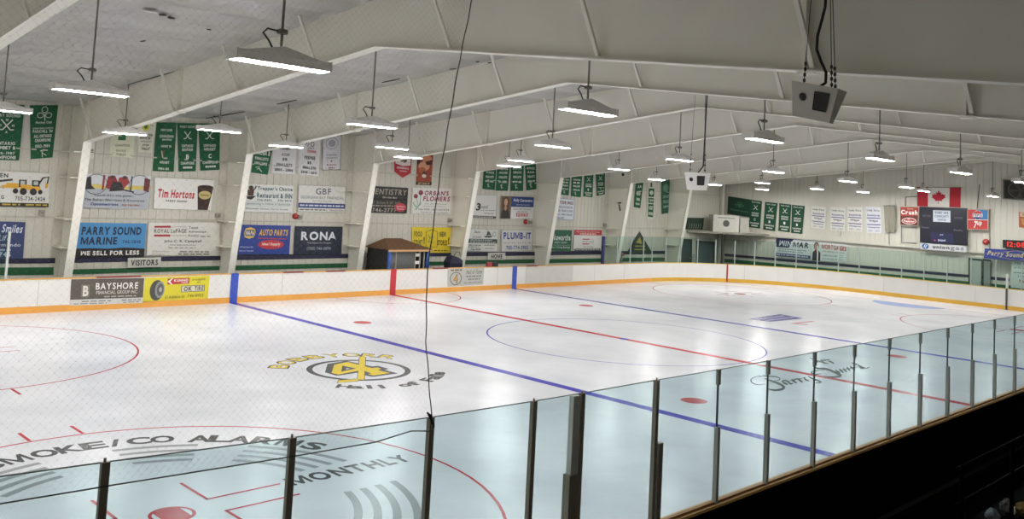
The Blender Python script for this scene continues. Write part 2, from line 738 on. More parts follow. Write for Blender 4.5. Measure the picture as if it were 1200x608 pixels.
def iced(x, y, u0, v0, k, lift=0.0):
    p = pt(u0 + x / k, v0 + y / k, 2, 0.0)
    return Vector((p.x, p.y, 0.0023 + lift))


four = [PG([(290, 140), (480, 110), (740, 165), (800, 160), (905, 190), (862, 201), (1002, 236), (740, 271), (655, 254), (640, 222), (380, 259), (264, 225)], DK, 'logo_outline'),
        PG([(606, 70), (678, 70), (664, 304), (586, 300)], DK, 'logo_outline'), PG([(384, 333), (398, 301), (590, 288), (606, 314)], DK, 'logo_outline'),
        PG([(613, 68), (671, 68), (657, 300), (592, 296)], YEL, 'logo_stick'), PG([(392, 330), (403, 306), (592, 292), (602, 310)], YEL, 'logo_stick'),
        PG([(356, 150), (490, 121), (735, 183), (795, 177), (828, 188), (800, 205), (916, 232), (750, 257), (698, 245), (726, 235), (640, 202), (400, 247), (330, 232)], YEL, 'logo_four'),
        PG([(440, 158), (575, 187), (428, 219)], DK, 'logo_counter'), PG([(478, 180), (520, 188), (474, 199)], '#cfcfd2', 'logo_centre')]
art(four, lambda x, y, l=0.0: iced(x, y, 350, 410, 8.571, l), ice, 0.0002, 0.00008, under_ice)


def arc_text(s, a0, a1, r, h, c, wd, part, inward=False, bold=1):
    out = []
    n = len(s)
    for i, ch in enumerate(s):
        if ch == ' ':
            continue
        a = math.radians(a0 + (a1 - a0) * i / (n - 1))
        vs, fs = fit_text(ch, -wd / 2, -h / 2, wd / 2, h / 2, bold)
        if ch in 'lIi':
            vs = [(x * 0.35, y) for x, y in vs]
        if ch in 'aoe':
            vs = [(x, y * 0.72 + h * 0.14) for x, y in vs]
        k = 1 if not inward else -1
        er = Vector((math.cos(a), math.sin(a))) * k
        et = Vector((math.sin(a), -math.cos(a))) * k
        out.append((part, c, [(r * math.cos(a) + et.x * x - er.x * y, r * math.sin(a) + et.y * x - er.y * y) for x, y in vs], fs))
    return out


items += arc_text('BOBBY', 171, 108, 1.98, 0.52, DK, 0.5, 'logo_outline')
items += arc_text('ORR', 93, 64, 2.0, 0.52, DK, 0.5, 'logo_outline')
items += arc_text('BOBBY', 171, 108, 1.98, 0.42, YEL, 0.4, 'logo_lettering', bold=0)
items += arc_text('ORR', 93, 64, 2.0, 0.42, YEL, 0.4, 'logo_lettering', bold=0)
items += arc_text('Hall of Fame', 257, 349, 1.98, 0.38, DK, 0.34, 'logo_lettering', inward=True)
art(items, orr, ice, 0.0, 0.00008, under_ice)

# alarm reminder painted inside the near face-off circle
cc = Vector((-EXC, -EYC, 0))


def face(x, y, lift=0.0):
    return Vector((cc.x + x, cc.y + y, 0.0025 + lift))


items = []
s_ = 'SMOKE/CO ALARMS'
for ch, a in zip('SMOKE/CO', (110.6, 103.9, 97, 90.9, 85.2, 80, 74.3, 68.5)):
    items += arc_text(ch + ' ' + ch, a, a, 3.79, 0.44, DK, 0.4 if ch != '/' else 0.2, 'arc_lettering')[:1]
for ch, a in zip('ALARMS', (59, 53.7, 48.4, 42, 34.7, 27.4)):
    items += arc_text(ch + ' ' + ch, a, a, 3.74, 0.44, DK, 0.4 if ch != 'M' else 0.42, 'arc_lettering')[:1]
tv, tf = fit_text('MONTHLY', 1.95, -0.48, 4.25, -0.08, 1)
items.append(('lettering', DK, [(x, -y - 0.0) for x, y in tv], tf))
items[-1] = ('lettering', DK, [(x, 0.06 + (-y - 0.08)) for x, y in tv], tf)
tv, tf = fit_text('TEST', -4.25, -0.48, -2.2, -0.08, 1)
items.append(('lettering', DK, [(x, 0.06 + (-y - 0.08)) for x, y in tv], tf))
for k, r in enumerate((3.40, 3.11, 2.84, 2.57)):
    d = k * 0.9
    for a0, a1 in ((58.9 + d * 0.0, 82.3 - d), (11.6 + d, 44.3), (101.6 + d, 128), (-50, -10.3 - d * 1.3)):
        items.append(RING(0, 0, r, r, 0.12, GY, 'alarm_wave', n=24, a0=a0, a1=a1))
art(items, face, ice, 0.0, 0.00005, under_ice)

# town name script across the centre line
items = []
P0 = (-2.9, -7.1)


def town(x, y, lift=0.0):
    return Vector((x, y, 0.003 + lift))


def strk(pts, wd):
    # smooth the stroke
    out = []
    for i in range(len(pts) - 1):
        p0 = pts[max(i - 1, 0)]
        p1, p2 = pts[i], pts[i + 1]
        p3 = pts[min(i + 2, len(pts) - 1)]
        for j in range(6):
            t = j / 6
            out.append(tuple(0.5 * ((2 * p1[k]) + (-p0[k] + p2[k]) * t + (2 * p0[k] - 5 * p1[k] + 4 * p2[k] - p3[k]) * t * t + (-p0[k] + 3 * p1[k] - 3 * p2[k] + p3[k]) * t ** 3) for k in (0, 1)))
    out.append(pts[-1])
    m = len(out) - 1
    return ST(out, [wd * (0.35 + 0.65 * math.sin(math.pi * i / m)) for i in range(m + 1)], '#3c4447', 'script_lettering')


def pstr(pts, wd):
    n0 = strk(pts, wd)
    return n0


SC = [([(195, 290), (250, 308), (330, 338), (366, 366), (335, 386), (270, 390), (228, 378)], 22), ([(200, 335), (140, 344), (85, 325), (80, 292), (140, 268), (230, 268), (310, 278), (328, 298), (270, 312)], 11),
      ([(345, 310), (372, 330), (400, 343)], 18), ([(350, 308), (385, 308), (425, 335), (445, 330)], 15), ([(430, 296), (455, 314), (480, 330)], 17), ([(480, 288), (505, 305), (530, 322)], 17), ([(440, 300), (470, 292), (520, 288)], 7),
      ([(540, 278), (560, 300), (590, 310)], 16), ([(575, 268), (620, 292), (690, 320), (640, 328)], 15), ([(400, 312), (480, 296), (560, 276)], 5),
      ([(625, 178), (650, 198), (740, 206), (820, 238), (864, 264), (800, 276), (720, 270)], 20), ([(720, 215), (640, 222), (604, 236), (640, 252), (690, 246)], 9), ([(640, 186), (620, 176), (660, 172)], 8),
      ([(815, 212), (835, 228), (860, 240)], 16), ([(850, 203), (870, 222), (890, 238)], 16), ([(884, 198), (900, 216), (922, 232)], 16), ([(916, 188), (932, 206), (950, 220)], 16), ([(945, 182), (965, 198), (995, 214)], 16), ([(960, 150), (1010, 168), (1080, 198)], 13), ([(1025, 178), (1045, 196), (1075, 200)], 14), ([(830, 226), (920, 205), (1040, 182)], 5), ([(1075, 200), (1100, 196), (1118, 188)], 7),
      ([(620, 122), (680, 140), (760, 160)], 13), ([(640, 150), (700, 132), (770, 122)], 12), ([(690, 118), (705, 140), (730, 164)], 12), ([(750, 135), (785, 145), (808, 160)], 12), ([(590, 104), (625, 125)], 5)]
items = [strk(p, w_) for p, w_ in SC]
art(items, lambda x, y, l=0.0: iced(x, y, 870, 405, 7.5, l), ice, 0.0, 0.00002, under_ice)
items = []
art(items, town, ice, 0.0, 0.00005, under_ice)

# blue sponsor block and small red mark at the far blue line
q = [(9.2, 0.8), (12.36, 1.06), (12.07, -0.21), (9.48, -0.09)]


def blk(x, y, lift=0.0):
    a, b, c, d = [Vector(p) for p in q]
    p = (a * (1 - x) + b * x) * (1 - y) + (d * (1 - x) + c * x) * y
    return Vector((p.x, p.y, 0.002 + lift))


art([RB(0, 0, 1, 1, '#4a488e', 'sponsor_block'), LN(.1, .22, .9, .36, '#b9b8d6', 'sponsor_lettering'), LN(.08, .6, .92, .74, '#b9b8d6', 'sponsor_lettering', 3)], blk, ice, 0, 0.0005, under_ice)
decal('sponsor_mark', [(9.85, -0.72), (10.15, -1.4), (10.35, -1.2), (10.2, -0.9), (11.6, -0.95), (11.6, -0.82)], [(0, 1, 2, 3, 4, 5)], '#c27a83')

# ------------------------------------------------------------ dasher boards
BH = 1.10
BOARD = mat('#e3e0da', 0.4, noise=0.05, nscale=1.5)


def sweep(path, prof, closed=False):
    """sweep a profile [(out, z)] along a ring path given as function off->points"""
    mb = MB()
    cols = [[(x, y, z) for (x, y) in path(off)] for off, z in prof]
    n = len(cols[0])
    m = len(prof)
    vs = [p for c in cols for p in c]
    fs = []
    for k in range(m):
        k2 = (k + 1) % m
        for i in range(n if closed else n - 1):
            j = (i + 1) % n
            fs.append((k * n + i, k * n + j, k2 * n + j, k2 * n + i))
    mb.add(vs, fs)
    if not closed:
        mb.add([cols[k][0] for k in range(m)], [tuple(range(m))])
        mb.add([cols[k][-1] for k in range(m)], [tuple(range(m - 1, -1, -1))])
    return mb


def part_ring(i0, i1):
    def f(off):
        r = ring(off)
        return r[i0:i1]
    return f


# ring indices: 0-14 near right corner, 15-29 far right corner, 30-44 far left, 45-59 near left
def far_path(off):
    return [(-L_ + RC + 0.0, W_ + off), (L_ - RC, W_ + off)]


def bend_path(off):
    return ring(off)[0:30]


def near_path(off):
    return [(-L_ + RC, -W_ - off), (L_ - RC, -W_ - off)]


def left_path(off):
    return ring(off)[30:60]


def boards(name, path, label, kick, cap, near=False):
    o = sweep(path, [(0.0, 0.0), (0.0, BH - 0.03), (0.06, BH - 0.03), (0.06, 0.0)]).build(name, BOARD, origin=(*path(0.03)[0], 0))
    tag(o, label, 'rink boards')
    sweep(path, [(-0.012, 0.0), (-0.012, 0.21), (0.0, 0.215), (0.0, 0.0)]).build('kick_plate', kick, o)
    sweep(path, [(-0.015, BH - 0.035), (-0.015, BH), (0.14, BH), (0.14, BH - 0.035)]).build('cap_rail', cap, o)
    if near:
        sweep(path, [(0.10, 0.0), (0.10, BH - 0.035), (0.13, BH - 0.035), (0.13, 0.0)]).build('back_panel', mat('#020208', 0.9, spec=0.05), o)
    return o


ORANGE = mat('#e8a54c', 0.4, noise=0.12, nscale=1.0)
KYEL = mat('#dba938', 0.4, noise=0.1, nscale=1.0)
CAPO = mat('#d9a75c', 0.5)
CAPY = mat('#cfb24a', 0.5)
TAN = mat('#e0a862', 0.5, noise=0.2, nscale=4, stretch=(0.2, 2, 2))
bf = boards('dasher_boards', far_path, 'long white far boards with orange kick plate below the sign wall', ORANGE, CAPO)
be = boards('dasher_boards', bend_path, 'curved white end boards with yellow kick plate below the scoreboard', KYEL, CAPY)
bn = boards('dasher_boards', near_path, 'near side boards with tan cap rail and black back under the glass', ORANGE, TAN, True)
bl = boards('dasher_boards', left_path, 'curved white boards of the left rink end, outside the photo', ORANGE, CAPO)
for x, c, wd in ((-BX, '#3a52b0', 0.3), (BX, '#3a52b0', 0.3), (0, '#c2343f', 0.3)):
    MB().box((x - wd / 2, W_ - 0.022, 0.0), (x + wd / 2, W_ - 0.001, BH - 0.03)).build('line_stripe', mat(c, 0.4), bf)
    MB().box((x - wd / 2, W_ - 0.022, BH - 0.034), (x + wd / 2, W_ + 0.142, BH + 0.003)).build('line_stripe', mat(c, 0.4), bf)
# goal-line stripe on the curved boards
th = math.atan2(gy - (W_ - RC), GX - (L_ - RC))
p1 = [(L_ - RC + (RC - 0.02) * math.cos(th + d), W_ - RC + (RC - 0.02) * math.sin(th + d)) for d in (-0.006, 0.006)]
MB().prism([(p1[0][0], p1[0][1], 0.02), (p1[1][0], p1[1][1], 0.02), (p1[1][0] * 1.001, p1[1][1] * 1.001, 0.02), (p1[0][0] * 1.001, p1[0][1] * 1.001, 0.02)], (0, 0, BH)).build('goal_line_stripe', mat('#a03038', 0.4), be)
# board seams
sm = MB()
for x in (-14.29, -5.42, 1.88, 6.31, 13.6, -17.0, 16.2):
    sm.box((x - 0.008, W_ - 0.003, 0.21), (x + 0.008, W_ + 0.01, BH - 0.04))
sm.build('seam', mat('#b8b5ae', 0.6), bf)
sm = MB()
for k in range(1, 22):
    a = math.radians(90 - k * 9.0)
    if k < 10:
        x, y = L_ - RC + (RC - 0.001) * math.cos(a), W_ - RC + (RC - 0.001) * math.sin(a)
    else:
        x, y = L_ - 0.002, W_ - RC - (k - 9) * 2.44 + 1
        if y < -W_ + RC:
            break
    sm.tube([(x, y, 0.22), (x, y, BH - 0.04)], 0.008, 5)
sm.build('seam', mat('#b8b5ae', 0.6), be)
MB().box((L_ - 0.05, -3.66, 0.0), (L_ + 0.0, -3.58, BH)).build('gate_post', mat('#4a4a48', 0.5), be)
MB().box((L_ + 0.02, -3.68, BH), (L_ + 0.08, -3.56, BH + 0.75)).build('gate_post', mat('#d2d2cc', 0.5), be)
# red door tops in the cap rail
for a, b in ((-12.5, -11.0), (-5.4, -4.5), (-3.45, -2.5), (2.2, 3.1), (8.3, 9.1)):
    MB().box((a, W_ - 0.02, BH - 0.037), (b, W_ + 0.15, BH + 0.006)).build('door_cap', mat('#8f3a35', 0.5), bf, )
MB().box((8.26, W_ - 0.02, 0.24), (11.81, W_ - 0.001, BH - 0.05)).build('blank_panel', mat('#cfccc5', 0.5, noise=0.06), bf)


def board_ad(px, base, items, label):
    c = [pt(u, v, 1, W_ - 0.012) for u, v in px]
    mb = MB().hexa([c[3] + Vector((0, .01, 0)), c[2] + Vector((0, .01, 0)), c[1] + Vector((0, .01, 0)), c[0] + Vector((0, .01, 0)), c[3], c[2], c[1], c[0]])
    o = mb.build('advert_panel', mat(base, 0.4), bf)
    o['label'] = label
    # lettering one level deeper
    fn = quad_fn(c, (0, -1, 0))
    art(items, fn, o, 0.002, 0.0006)
    return o


SB = '#5a534c'
board_ad([(83.7, 327.2), (169, 325.8), (166.9, 354.9), (81.9, 358)], SB, [
    RB(0, .78, 1, 1, '#c9c7c2', 'lower_strip'), RB(.135, .22, .25, .7, '#7b726a', 'monogram'), T('B', .16, .26, .235, .66, '#d8d2c8', 1, part='monogram'),
    T('BAYSHORE', .33, .16, .92, .42, '#e8e5de', 0), T('FINANCIAL GROUP INC.', .34, .47, .92, .6, '#cfcac0', 0),
    LN(.45, .68, .9, .72, '#b3ada3'), LN(.15, .84, .55, .88, '#77736c'), LN(.7, .84, .97, .88, '#77736c'), LN(.05, .93, .5, .96, '#77736c'), LN(.72, .93, .95, .96, '#77736c')],
    'brown and grey advertising panel with a pale monogram')
TY = '#d6c834'
board_ad([(170, 325.8), (245.9, 322.9), (243.5, 351), (167.4, 354.5)], TY, [
    EL(.19, .52, .105, .42, '#4c4c4a', 'tyre'), EL(.235, .5, .072, .34, '#8d8e8e', 'tyre'), EL(.24, .5, .05, .25, '#5b5c5c', 'tyre'), EL(.245, .5, .022, .1, '#a6a7a7', 'tyre'),
    RB(.34, .06, .68, .3, '#b63a3c', 'badge'), PG([(.34, .18), (.4, .06), (.42, .06), (.38, .18), (.42, .3), (.4, .3)], '#eeeae2', 'badge'),
    T('KUMHO', .44, .1, .66, .2, '#eee6de', 1), T('TIRES', .55, .22, .66, .28, '#eee6de', 0), T('available', .72, .08, .93, .18, '#6f6a2a', 0, .2), T('at', .8, .22, .86, .28, '#6f6a2a', 0, .2),
    RB(.56, .38, .93, .64, '#3a3a38', 'badge'), RB(.57, .4, .92, .62, '#cfcab8', 'badge'), T('OK', .6, .42, .73, .6, '#33322e', 1), T('TIRE', .77, .42, .91, .6, '#4d4c48', 1),
    T('51 Addison St', .32, .76, .62, .88, '#6f6a2a', 0, .15), T('746-8923', .67, .74, .92, .86, '#6f6a2a', 0, .15)],
    'yellow advertising panel with a black tyre')
board_ad([(524.6, 314.2), (567.6, 312.8), (566, 333.2), (524.6, 336)], '#b5b4ad', [
    RING(.22, .58, .16, .36, .018, '#5a4b38', asp=2.2), T('4', .16, .34, .28, .84, '#7a5a32', 1), T('4', .175, .4, .265, .78, '#c89a4a', 0), LN(.08, .08, .38, .16, '#6d5c45'),
    T('Hall of Fame', .5, .12, .95, .38, '#6b675e', 0, .3), LN(.5, .46, .95, .54, '#807c72'), LN(.56, .62, .9, .7, '#807c72'), LN(.45, .82, .95, .88, '#8d897f')],
    'pale grey panel with a ringed gold numeral')

# ------------------------------------------------------------- stripes on walls
NAVY, GRN = '#2a2b44', '#1d5a34'
for px in ([(-20, 302.8), (65, 302.2), (64.5, 308.4), (-21, 309)], [(85, 301.8), (258.6, 299.7), (258.2, 304.8), (84.5, 307.8)],
           [(278, 298.5), (409, 297.3), (408.6, 302.3), (277.5, 304.7)], [(430, 297), (528.5, 296), (528.2, 300.3), (429.5, 301.4)],
           [(547, 295.4), (626.8, 295), (626.6, 299.4), (546.8, 300.1)], [(644.5, 294.6), (707, 294), (707, 298.1), (644.2, 299.1)], [(726, 294), (780, 293.9), (780, 297.7), (726, 297.9)]):
    c = [pt(u, v, 1, 15.222) for u, v in px]
    MB().add([p for p in c], [(3, 2, 1, 0)]).build('wall_stripe', mat(NAVY, 0.5), wall_far)
for px in ([(-20, 313.5), (63, 313), (62.6, 322), (-21, 322.5)], [(82.5, 315.6), (257.5, 311.5), (257, 316.4), (82, 321.5)],
           [(276.3, 311), (408, 308.2), (407.6, 313.2), (275.9, 316.7)], [(430, 307.4), (525.5, 306.2), (525.2, 310.8), (429.5, 312)],
           [(545.2, 304.8), (626.5, 303.6), (626.2, 308), (545, 309.6)], [(643.2, 303.5), (706.8, 302.5), (706.6, 306.9), (642.8, 308)], [(726, 302), (780, 301.6), (780, 305.8), (726, 306.2)]):
    c = [pt(u, v, 1, 15.222) for u, v in px]
    MB().add([p for p in c], [(3, 2, 1, 0)]).build('wall_stripe', mat(GRN, 0.5), wall_far)
for px, h in (([(849, 297), (1183, 326), (1183, 329.4), (849, 300)], NAVY), ([(849, 303), (1210, 336.8), (1210, 341), (849, 307.2)], GRN)):
    c = [pt(u, v, 0, 30.172) for u, v in px]
    MB().add([p for p in c], [(3, 2, 1, 0)]).build('wall_stripe', mat(h, 0.5), wall_end)

# ------------------------------------------------------------- steel frames
FX = [-25.072 + 6.096 * i for i in range(9)] + [29.72]
KZ = 5.66


def frame(fx):
    o = struct(empty('steel_frame', (fx, 15.2, 0), kind='structure'))
    zr = lambda y: roof_z(y) - 0.08
    out = [(15.2, -0.02), (15.2, zr(15.2)), (-3.1, 8.67), (-21.45, zr(21.45 - 6.2 - 15.25 - 21.45)), (-21.45, -0.02)]
    inn = [(14.5, -0.02), (13.55, KZ), (-3.1, 7.6), (-19.75, KZ), (-20.7, -0.02)]
    if fx > 29:
        inn = [(14.98, -0.02), (14.95, 6.2), (-3.1, 7.95), (-21.2, 6.2), (-21.25, -0.02)]
    t = 0.012
    wb = MB()
    for i in range(4):
        q = [out[i], out[i + 1], inn[i + 1], inn[i]]
        wb.prism([(fx - t, y, z) for y, z in q], (2 * t, 0, 0))
    # corner of the outer knee is part of quad ring already
    wb.build('web', STEEL, o)
    hw = 0.14
    names = ['column_flange', 'rafter_flange', 'rafter_flange', 'column_flange']
    for i in range(4):
        (y0, z0), (y1, z1) = inn[i], inn[i + 1]
        d = Vector((0, y1 - y0, z1 - z0)).normalized()
        nn = Vector((0, -d.z, d.y))
        nn = nn if nn.dot(Vector((0, -3.1 - y0, 3 - z0))) > 0 else -nn
        a, b = Vector((fx, y0, z0)), Vector((fx, y1, z1))
        X = Vector((hw, 0, 0))
        f = MB().hexa([a - X, a + X, b + X, b - X, a - X + nn * 0.02, a + X + nn * 0.02, b + X + nn * 0.02, b - X + nn * 0.02])
        f.build(names[i], mat('#ece9de', 0.5), o)
    # stiffeners across the web at knees, ridge and splices
    if fx > 29:
        return o
    st = MB()
    for y, z0, z1 in ((13.55, KZ, zr(13.55)), (-19.75, KZ, zr(-19.75))):
        st.box((fx - 0.12, y - 0.008, z0), (fx + 0.12, y + 0.008, z1))
    for y in (6.4, -12.9):
        zb = 7.6 - (7.6 - KZ) * abs(y + 3.1) / 16.65
        st.box((fx - 0.13, y - 0.012, zb - 0.03), (fx + 0.13, y + 0.012, zr(y)))
        st.box((fx - 0.1, y - 0.12, zb - 0.05), (fx + 0.1, y + 0.12, zb + 0.0))
    st.build('stiffener', STEEL, o)
    # knee haunch line, girt clips on the column
    for z in (() if fx > 29 else (1.95, 2.95, 4.4, 5.3)):
        yi = 14.5 - 0.95 * z / KZ
        MB().box((fx - 0.3, yi + 0.25, z - 0.02), (fx - 0.012, 15.2, z + 0.02)).build('girt_clip', STEEL, o)
    # flange braces down from the purlins
    for y in () if fx > 29 else (13.0, 10.1, 6.7, 2.94, -0.75, -5.5, -9.25, -13.0, -16.5):
        zb = 7.6 - (7.6 - KZ) * abs(y + 3.1) / 16.65 + 0.03
        top = Vector((fx - 0.55, y + 0.15, roof_z(y) - 0.06))
        bot = Vector((fx - 0.1, y, zb))
        d = (top - bot)
        sd = Vector((0, 1, 0)) * 0.035
        s2 = Vector((0.03, 0, 0.01))
        s2 = Vector((0.05, 0, 0.02))
        br = MB().hexa([bot - sd, bot + sd, bot + sd + s2, bot - sd + s2, top - sd, top + sd, top + sd + s2, top - sd + s2])
        br.build('flange_brace', mat('#e9e6dc', 0.5), o)
    return o


for fx in FX:
    frame(fx)

# ------------------------------------------------------------- lamps
LENS = emit_mat('lamp_lens', (1.0, 0.995, 0.97), 207.0)
HOUS = mat('#e6e4df', 0.45)
DARKM = mat('#87847b', 0.5, metal=0.2)


def make_lamp(loc):
    o = empty('hanging_lamp', loc)
    x0, y0, z0 = loc
    # arched housing
    n = 12
    vs, fs = [], []
    for i in range(n + 1):
        t = -1 + 2 * i / n
        h = 0.10 + 0.11 * max(0.0, 1 - abs(t) / 0.82) ** 1.0
        x = x0 + 0.64 * t
        for dy, z in ((-0.13, 0), (-0.14, 0.09), (-0.10, h + 0.02), (0.10, h + 0.02), (0.14, 0.09), (0.13, 0)):
            vs.append((x, y0 + dy, z0 + z))
    for i in range(n):
        for k in range(6):
            k2 = (k + 1) % 6
            fs.append((i * 6 + k, (i + 1) * 6 + k, (i + 1) * 6 + k2, i * 6 + k2))
    fs += [tuple(range(5, -1, -1)), tuple(range(n * 6, n * 6 + 6))]
    mb = MB().add(vs, fs)
    mb.build('housing', HOUS, o)
    for s in (-1, 1):
        MB().box((x0 + s * 0.65 - 0.012, y0 - 0.15, z0 - 0.012), (x0 + s * 0.65 + 0.012, y0 + 0.15, z0 + 0.12)).build('end_plate', HOUS, o)
    ln = MB()
    ln.prism([(x0 - 0.63, y0 - 0.085, z0), (x0 - 0.63, y0 - 0.07, z0 - 0.014), (x0 - 0.63, y0 + 0.07, z0 - 0.014), (x0 - 0.63, y0 + 0.085, z0)], (1.26, 0, 0))
    ln.build('diffuser', LENS, o)
    MB().lathe((x0, y0, z0 + 0.42), [(0.06, -0.03), (0.07, -0.02), (0.07, 0.02), (0.05, 0.03)], 'z', 12).build('junction_box', DARKM, o)
    MB().tube([(x0 - 0.06, y0, z0 + 0.42), (x0 - 0.2, y0, z0 + 0.43), (x0 - 0.26, y0, z0 + 0.37), (x0 - 0.18, y0, z0 + 0.29), (x0 - 0.12, y0, z0 + 0.2)], 0.012, 6).build('power_cord', mat('#2c2b28', 0.6), o)
    rod = MB().tube([(x0, y0, z0 + 0.18), (x0, y0, z0 + 1.18)], 0.018, 6).build('hanging_rod', DARKM, o)
    # unit rod re-based so that copies can be stretched up to the roof
    me = rod.data
    for v in me.vertices:
        v.co.z -= 0.18
    rod.location.z = 0.18
    return o


ROWS = {'A': (-8.75, 'row nearest the stands'), 'B': (-1.6, 'row down the middle of the rink'), 'C': (6.3, 'row above the far face-off circles'), 'D': (9.8, 'row above the far boards')}
LAMPS = [(106, 107, 'B'), (328, 75, 'A'), (146, 155, 'D'), (257, 152, 'C'), (335, 170, 'D'), (435, 146, 'B'), (459, 172, 'C'), (478, 183, 'D'), (688, 130, 'A'), (647, 170, 'B'), (610, 187, 'C'), (596, 193, 'D'), (725, 197, 'C'), (796, 186, 'B'), (895, 163, 'A'), (1030, 185, 'A'), (3, 128, 'C'), (769, 209, 'D'), (837, 215, 'D'), (906, 200, 'B'), (893, 213, 'C'), (957, 220, 'C'), (993, 211, 'B'), (1062, 218, 'B'), (1125, 201, 'A'), (1197, 212, 'A')]
ORD = ['first', 'second', 'third', 'fourth', 'fifth', 'sixth', 'seventh', 'eighth']
pos = []
for r, (y, nm) in ROWS.items():
    for k, (u, v, q) in enumerate(sorted(l for l in LAMPS if l[2] == r)):
        p = pt(u, v + 1.5, 1, y)
        pos.append((p, f'long lamp, {ORD[k]} from the left in the {nm}'))
for (u, v, lb) in ((893, 221, 'small far hanging lamp just below another lamp, over the green end banners'), (1011, 224, 'small far hanging lamp over the gap between the white end banners'),
                   (1082, 223, 'hanging lamp in front of the right half of the red and white flag'), (1163, 229, 'hanging lamp over the soft drink panel, left of the wall fan')):
    pos.append((pt(u, v + 1, 0, 27.2), lb))
# lamps behind and beside the camera that light the hall as well
for x, y in ((-24.4, -8.75), (-24.4, -1.6), (-24.2, 6.3), (-18.9, 9.8), (-24.9, 9.8), (17.3, -8.75), (23.3, -8.75), (-30.2, -8.75), (-30.2, -1.6), (-30.2, 6.3)):
    pos.append((Vector((x, y, 6.05)), None))
lamp0 = None
for i, (p, lb) in enumerate(pos):
    if lamp0 is None:
        lamp0 = make_lamp(p)
        o = lamp0
        kids = list(lamp0.children)
    else:
        o = lamp0.copy()
        COL.objects.link(o)
        o.location = p
        for ch in kids:
            c = ch.copy()
            COL.objects.link(c)
            c.parent = o
    for c in o.children:
        if c.name.startswith('hanging_rod'):
            c.scale.z = roof_z(p.y) - 0.09 - p.z - 0.18
    tag(o, lb or 'white hanging lamp of the same rows, outside the photo beside the viewer', 'lamp', 'hanging lamps over the rink')

# ------------------------------------------------------------- rink glass
GLS = glass_mat('shield_glass', (0.805, 0.88, 0.89))
GLF = glass_mat('shield_glass_far', (0.82, 0.895, 0.87))
ALU = mat('#a3a49c', 0.5, metal=0.1)
ALD = mat('#8d8577', 0.5, metal=0.1)
GY0 = -12.80
nx_full = [(-23.1, 2.80), (-21.79, 2.76), (-20.45, 2.71), (-19.13, 2.68), (-17.88, 2.66), (-17.19, 2.655), (-15.95, 2.65)]
nx_half = [-14.69, -13.53] + [-12.27 + 1.245 * k for k in range(26)]
ng = empty('glass_shield', (-4, GY0, BH), 'tall clear glass shield with grey metal posts on the near boards', 'glass barrier')
allp = [(x, z) for x, z in nx_full] + [(x, 2.64) for x in nx_half]
for (xa, za), (xb, zb) in zip(allp[:-1], allp[1:]):
    gp = MB()
    e = 0.012
    gp.hexa([(xa + e, GY0 - .006, BH), (xb - e, GY0 - .006, BH), (xb - e, GY0 + .006, BH), (xa + e, GY0 + .006, BH),
             (xa + e, GY0 - .006, za), (xb - e, GY0 - .006, zb), (xb - e, GY0 + .006, zb), (xa + e, GY0 + .006, za)])
    gpo = gp.build('glass_pane', GLS, ng)
    MB().hexa([(xa + e, GY0 - .007, za + .0005), (xb - e, GY0 - .007, zb + .0005), (xb - e, GY0 + .007, zb + .0005), (xa + e, GY0 + .007, za + .0005),
               (xa + e, GY0 - .007, za + .006), (xb - e, GY0 - .007, zb + .006), (xb - e, GY0 + .007, zb + .006), (xa + e, GY0 + .007, za + .006)]).build('top_edge', mat('#4f5a58', 0.7), gpo)
for x, z in nx_full:
    p = MB().box((x - 0.026, GY0 - 0.045, BH + 0.001), (x + 0.026, GY0 - 0.012, z + 0.012))
    p.box((x - 0.012, GY0 - 0.012, BH + 0.001), (x + 0.012, GY0 + 0.015, z + 0.0))
    p.tube([(x, GY0 - 0.02, z), (x, GY0 - 0.02, z + 0.035)], 0.009, 6)
    p.build('post', ALD, ng)
MB().box((-17.33, GY0 - 0.04, 1.9), (-17.235, GY0 + 0.02, 2.65)).build('post_sleeve', mat('#c9c9c4', 0.4, metal=0.2), ng)
MB().box((-17.36, GY0 - 0.055, BH), (-17.235, GY0 + 0.03, 1.9)).build('post_sleeve', ALD, ng)
MB().box((-15.9, GY0 - 0.055, BH), (-15.83, GY0 + 0.02, 1.98)).build('post_sleeve', ALD, ng)
for x in nx_half:
    MB().box((x - 0.024, GY0 - 0.04, BH + 0.001), (x + 0.024, GY0 + 0.015, 1.98)).build('post', ALU, ng)
    MB().box((x - 0.007, GY0 - 0.01, 1.98), (x + 0.007, GY0 + 0.01, 2.5)).build('joint_strip', mat('#34383a', 0.6), ng)
    MB().box((x - 0.025, GY0 - 0.02, 2.47), (x + 0.025, GY0 + 0.016, 2.65)).build('top_clip', mat('#878a86', 0.4, metal=0.3), ng)
MB().box((-23.1, GY0 - 0.02, BH), (nx_half[-1], GY0 + 0.02, BH + 0.025)).build('sill_channel', mat('#a8743a', 0.5), ng)

# far glass: from the blue padded post round the far corner to the end
ft = 2.60
path = [(x, W_ + 0.06) for x in [14.31 + 1.22 * k for k in range(4)]]
sarc = RC + 0.06
ang = 90.0
while ang > 0:
    path.append((L_ - RC + sarc * math.cos(math.radians(ang)), W_ - RC + sarc * math.sin(math.radians(ang))))
    ang -= math.degrees(1.22 / sarc)
yy = path[-1][1]
while yy > -9:
    yy -= 1.22
    path.append((L_ + 0.06, yy))
fgl = empty('glass_shield', (L_, W_ - 3, BH), 'clear glass shield with pale posts round the far curved end boards', 'glass barrier')
for (xa, ya), (xb, yb) in zip(path[:-1], path[1:]):
    d = Vector((xb - xa, yb - ya, 0)).normalized()
    nn = Vector((-d.y, d.x, 0)) * 0.006
    a, b = Vector((xa, ya, BH)) + d * 0.01, Vector((xb, yb, BH)) - d * 0.01
    h = Vector((0, 0, ft - BH))
    MB().hexa([a - nn, b - nn, b + nn, a + nn, a - nn + h, b - nn + h, b + nn + h, a + nn + h]).build('glass_pane', GLF, fgl)
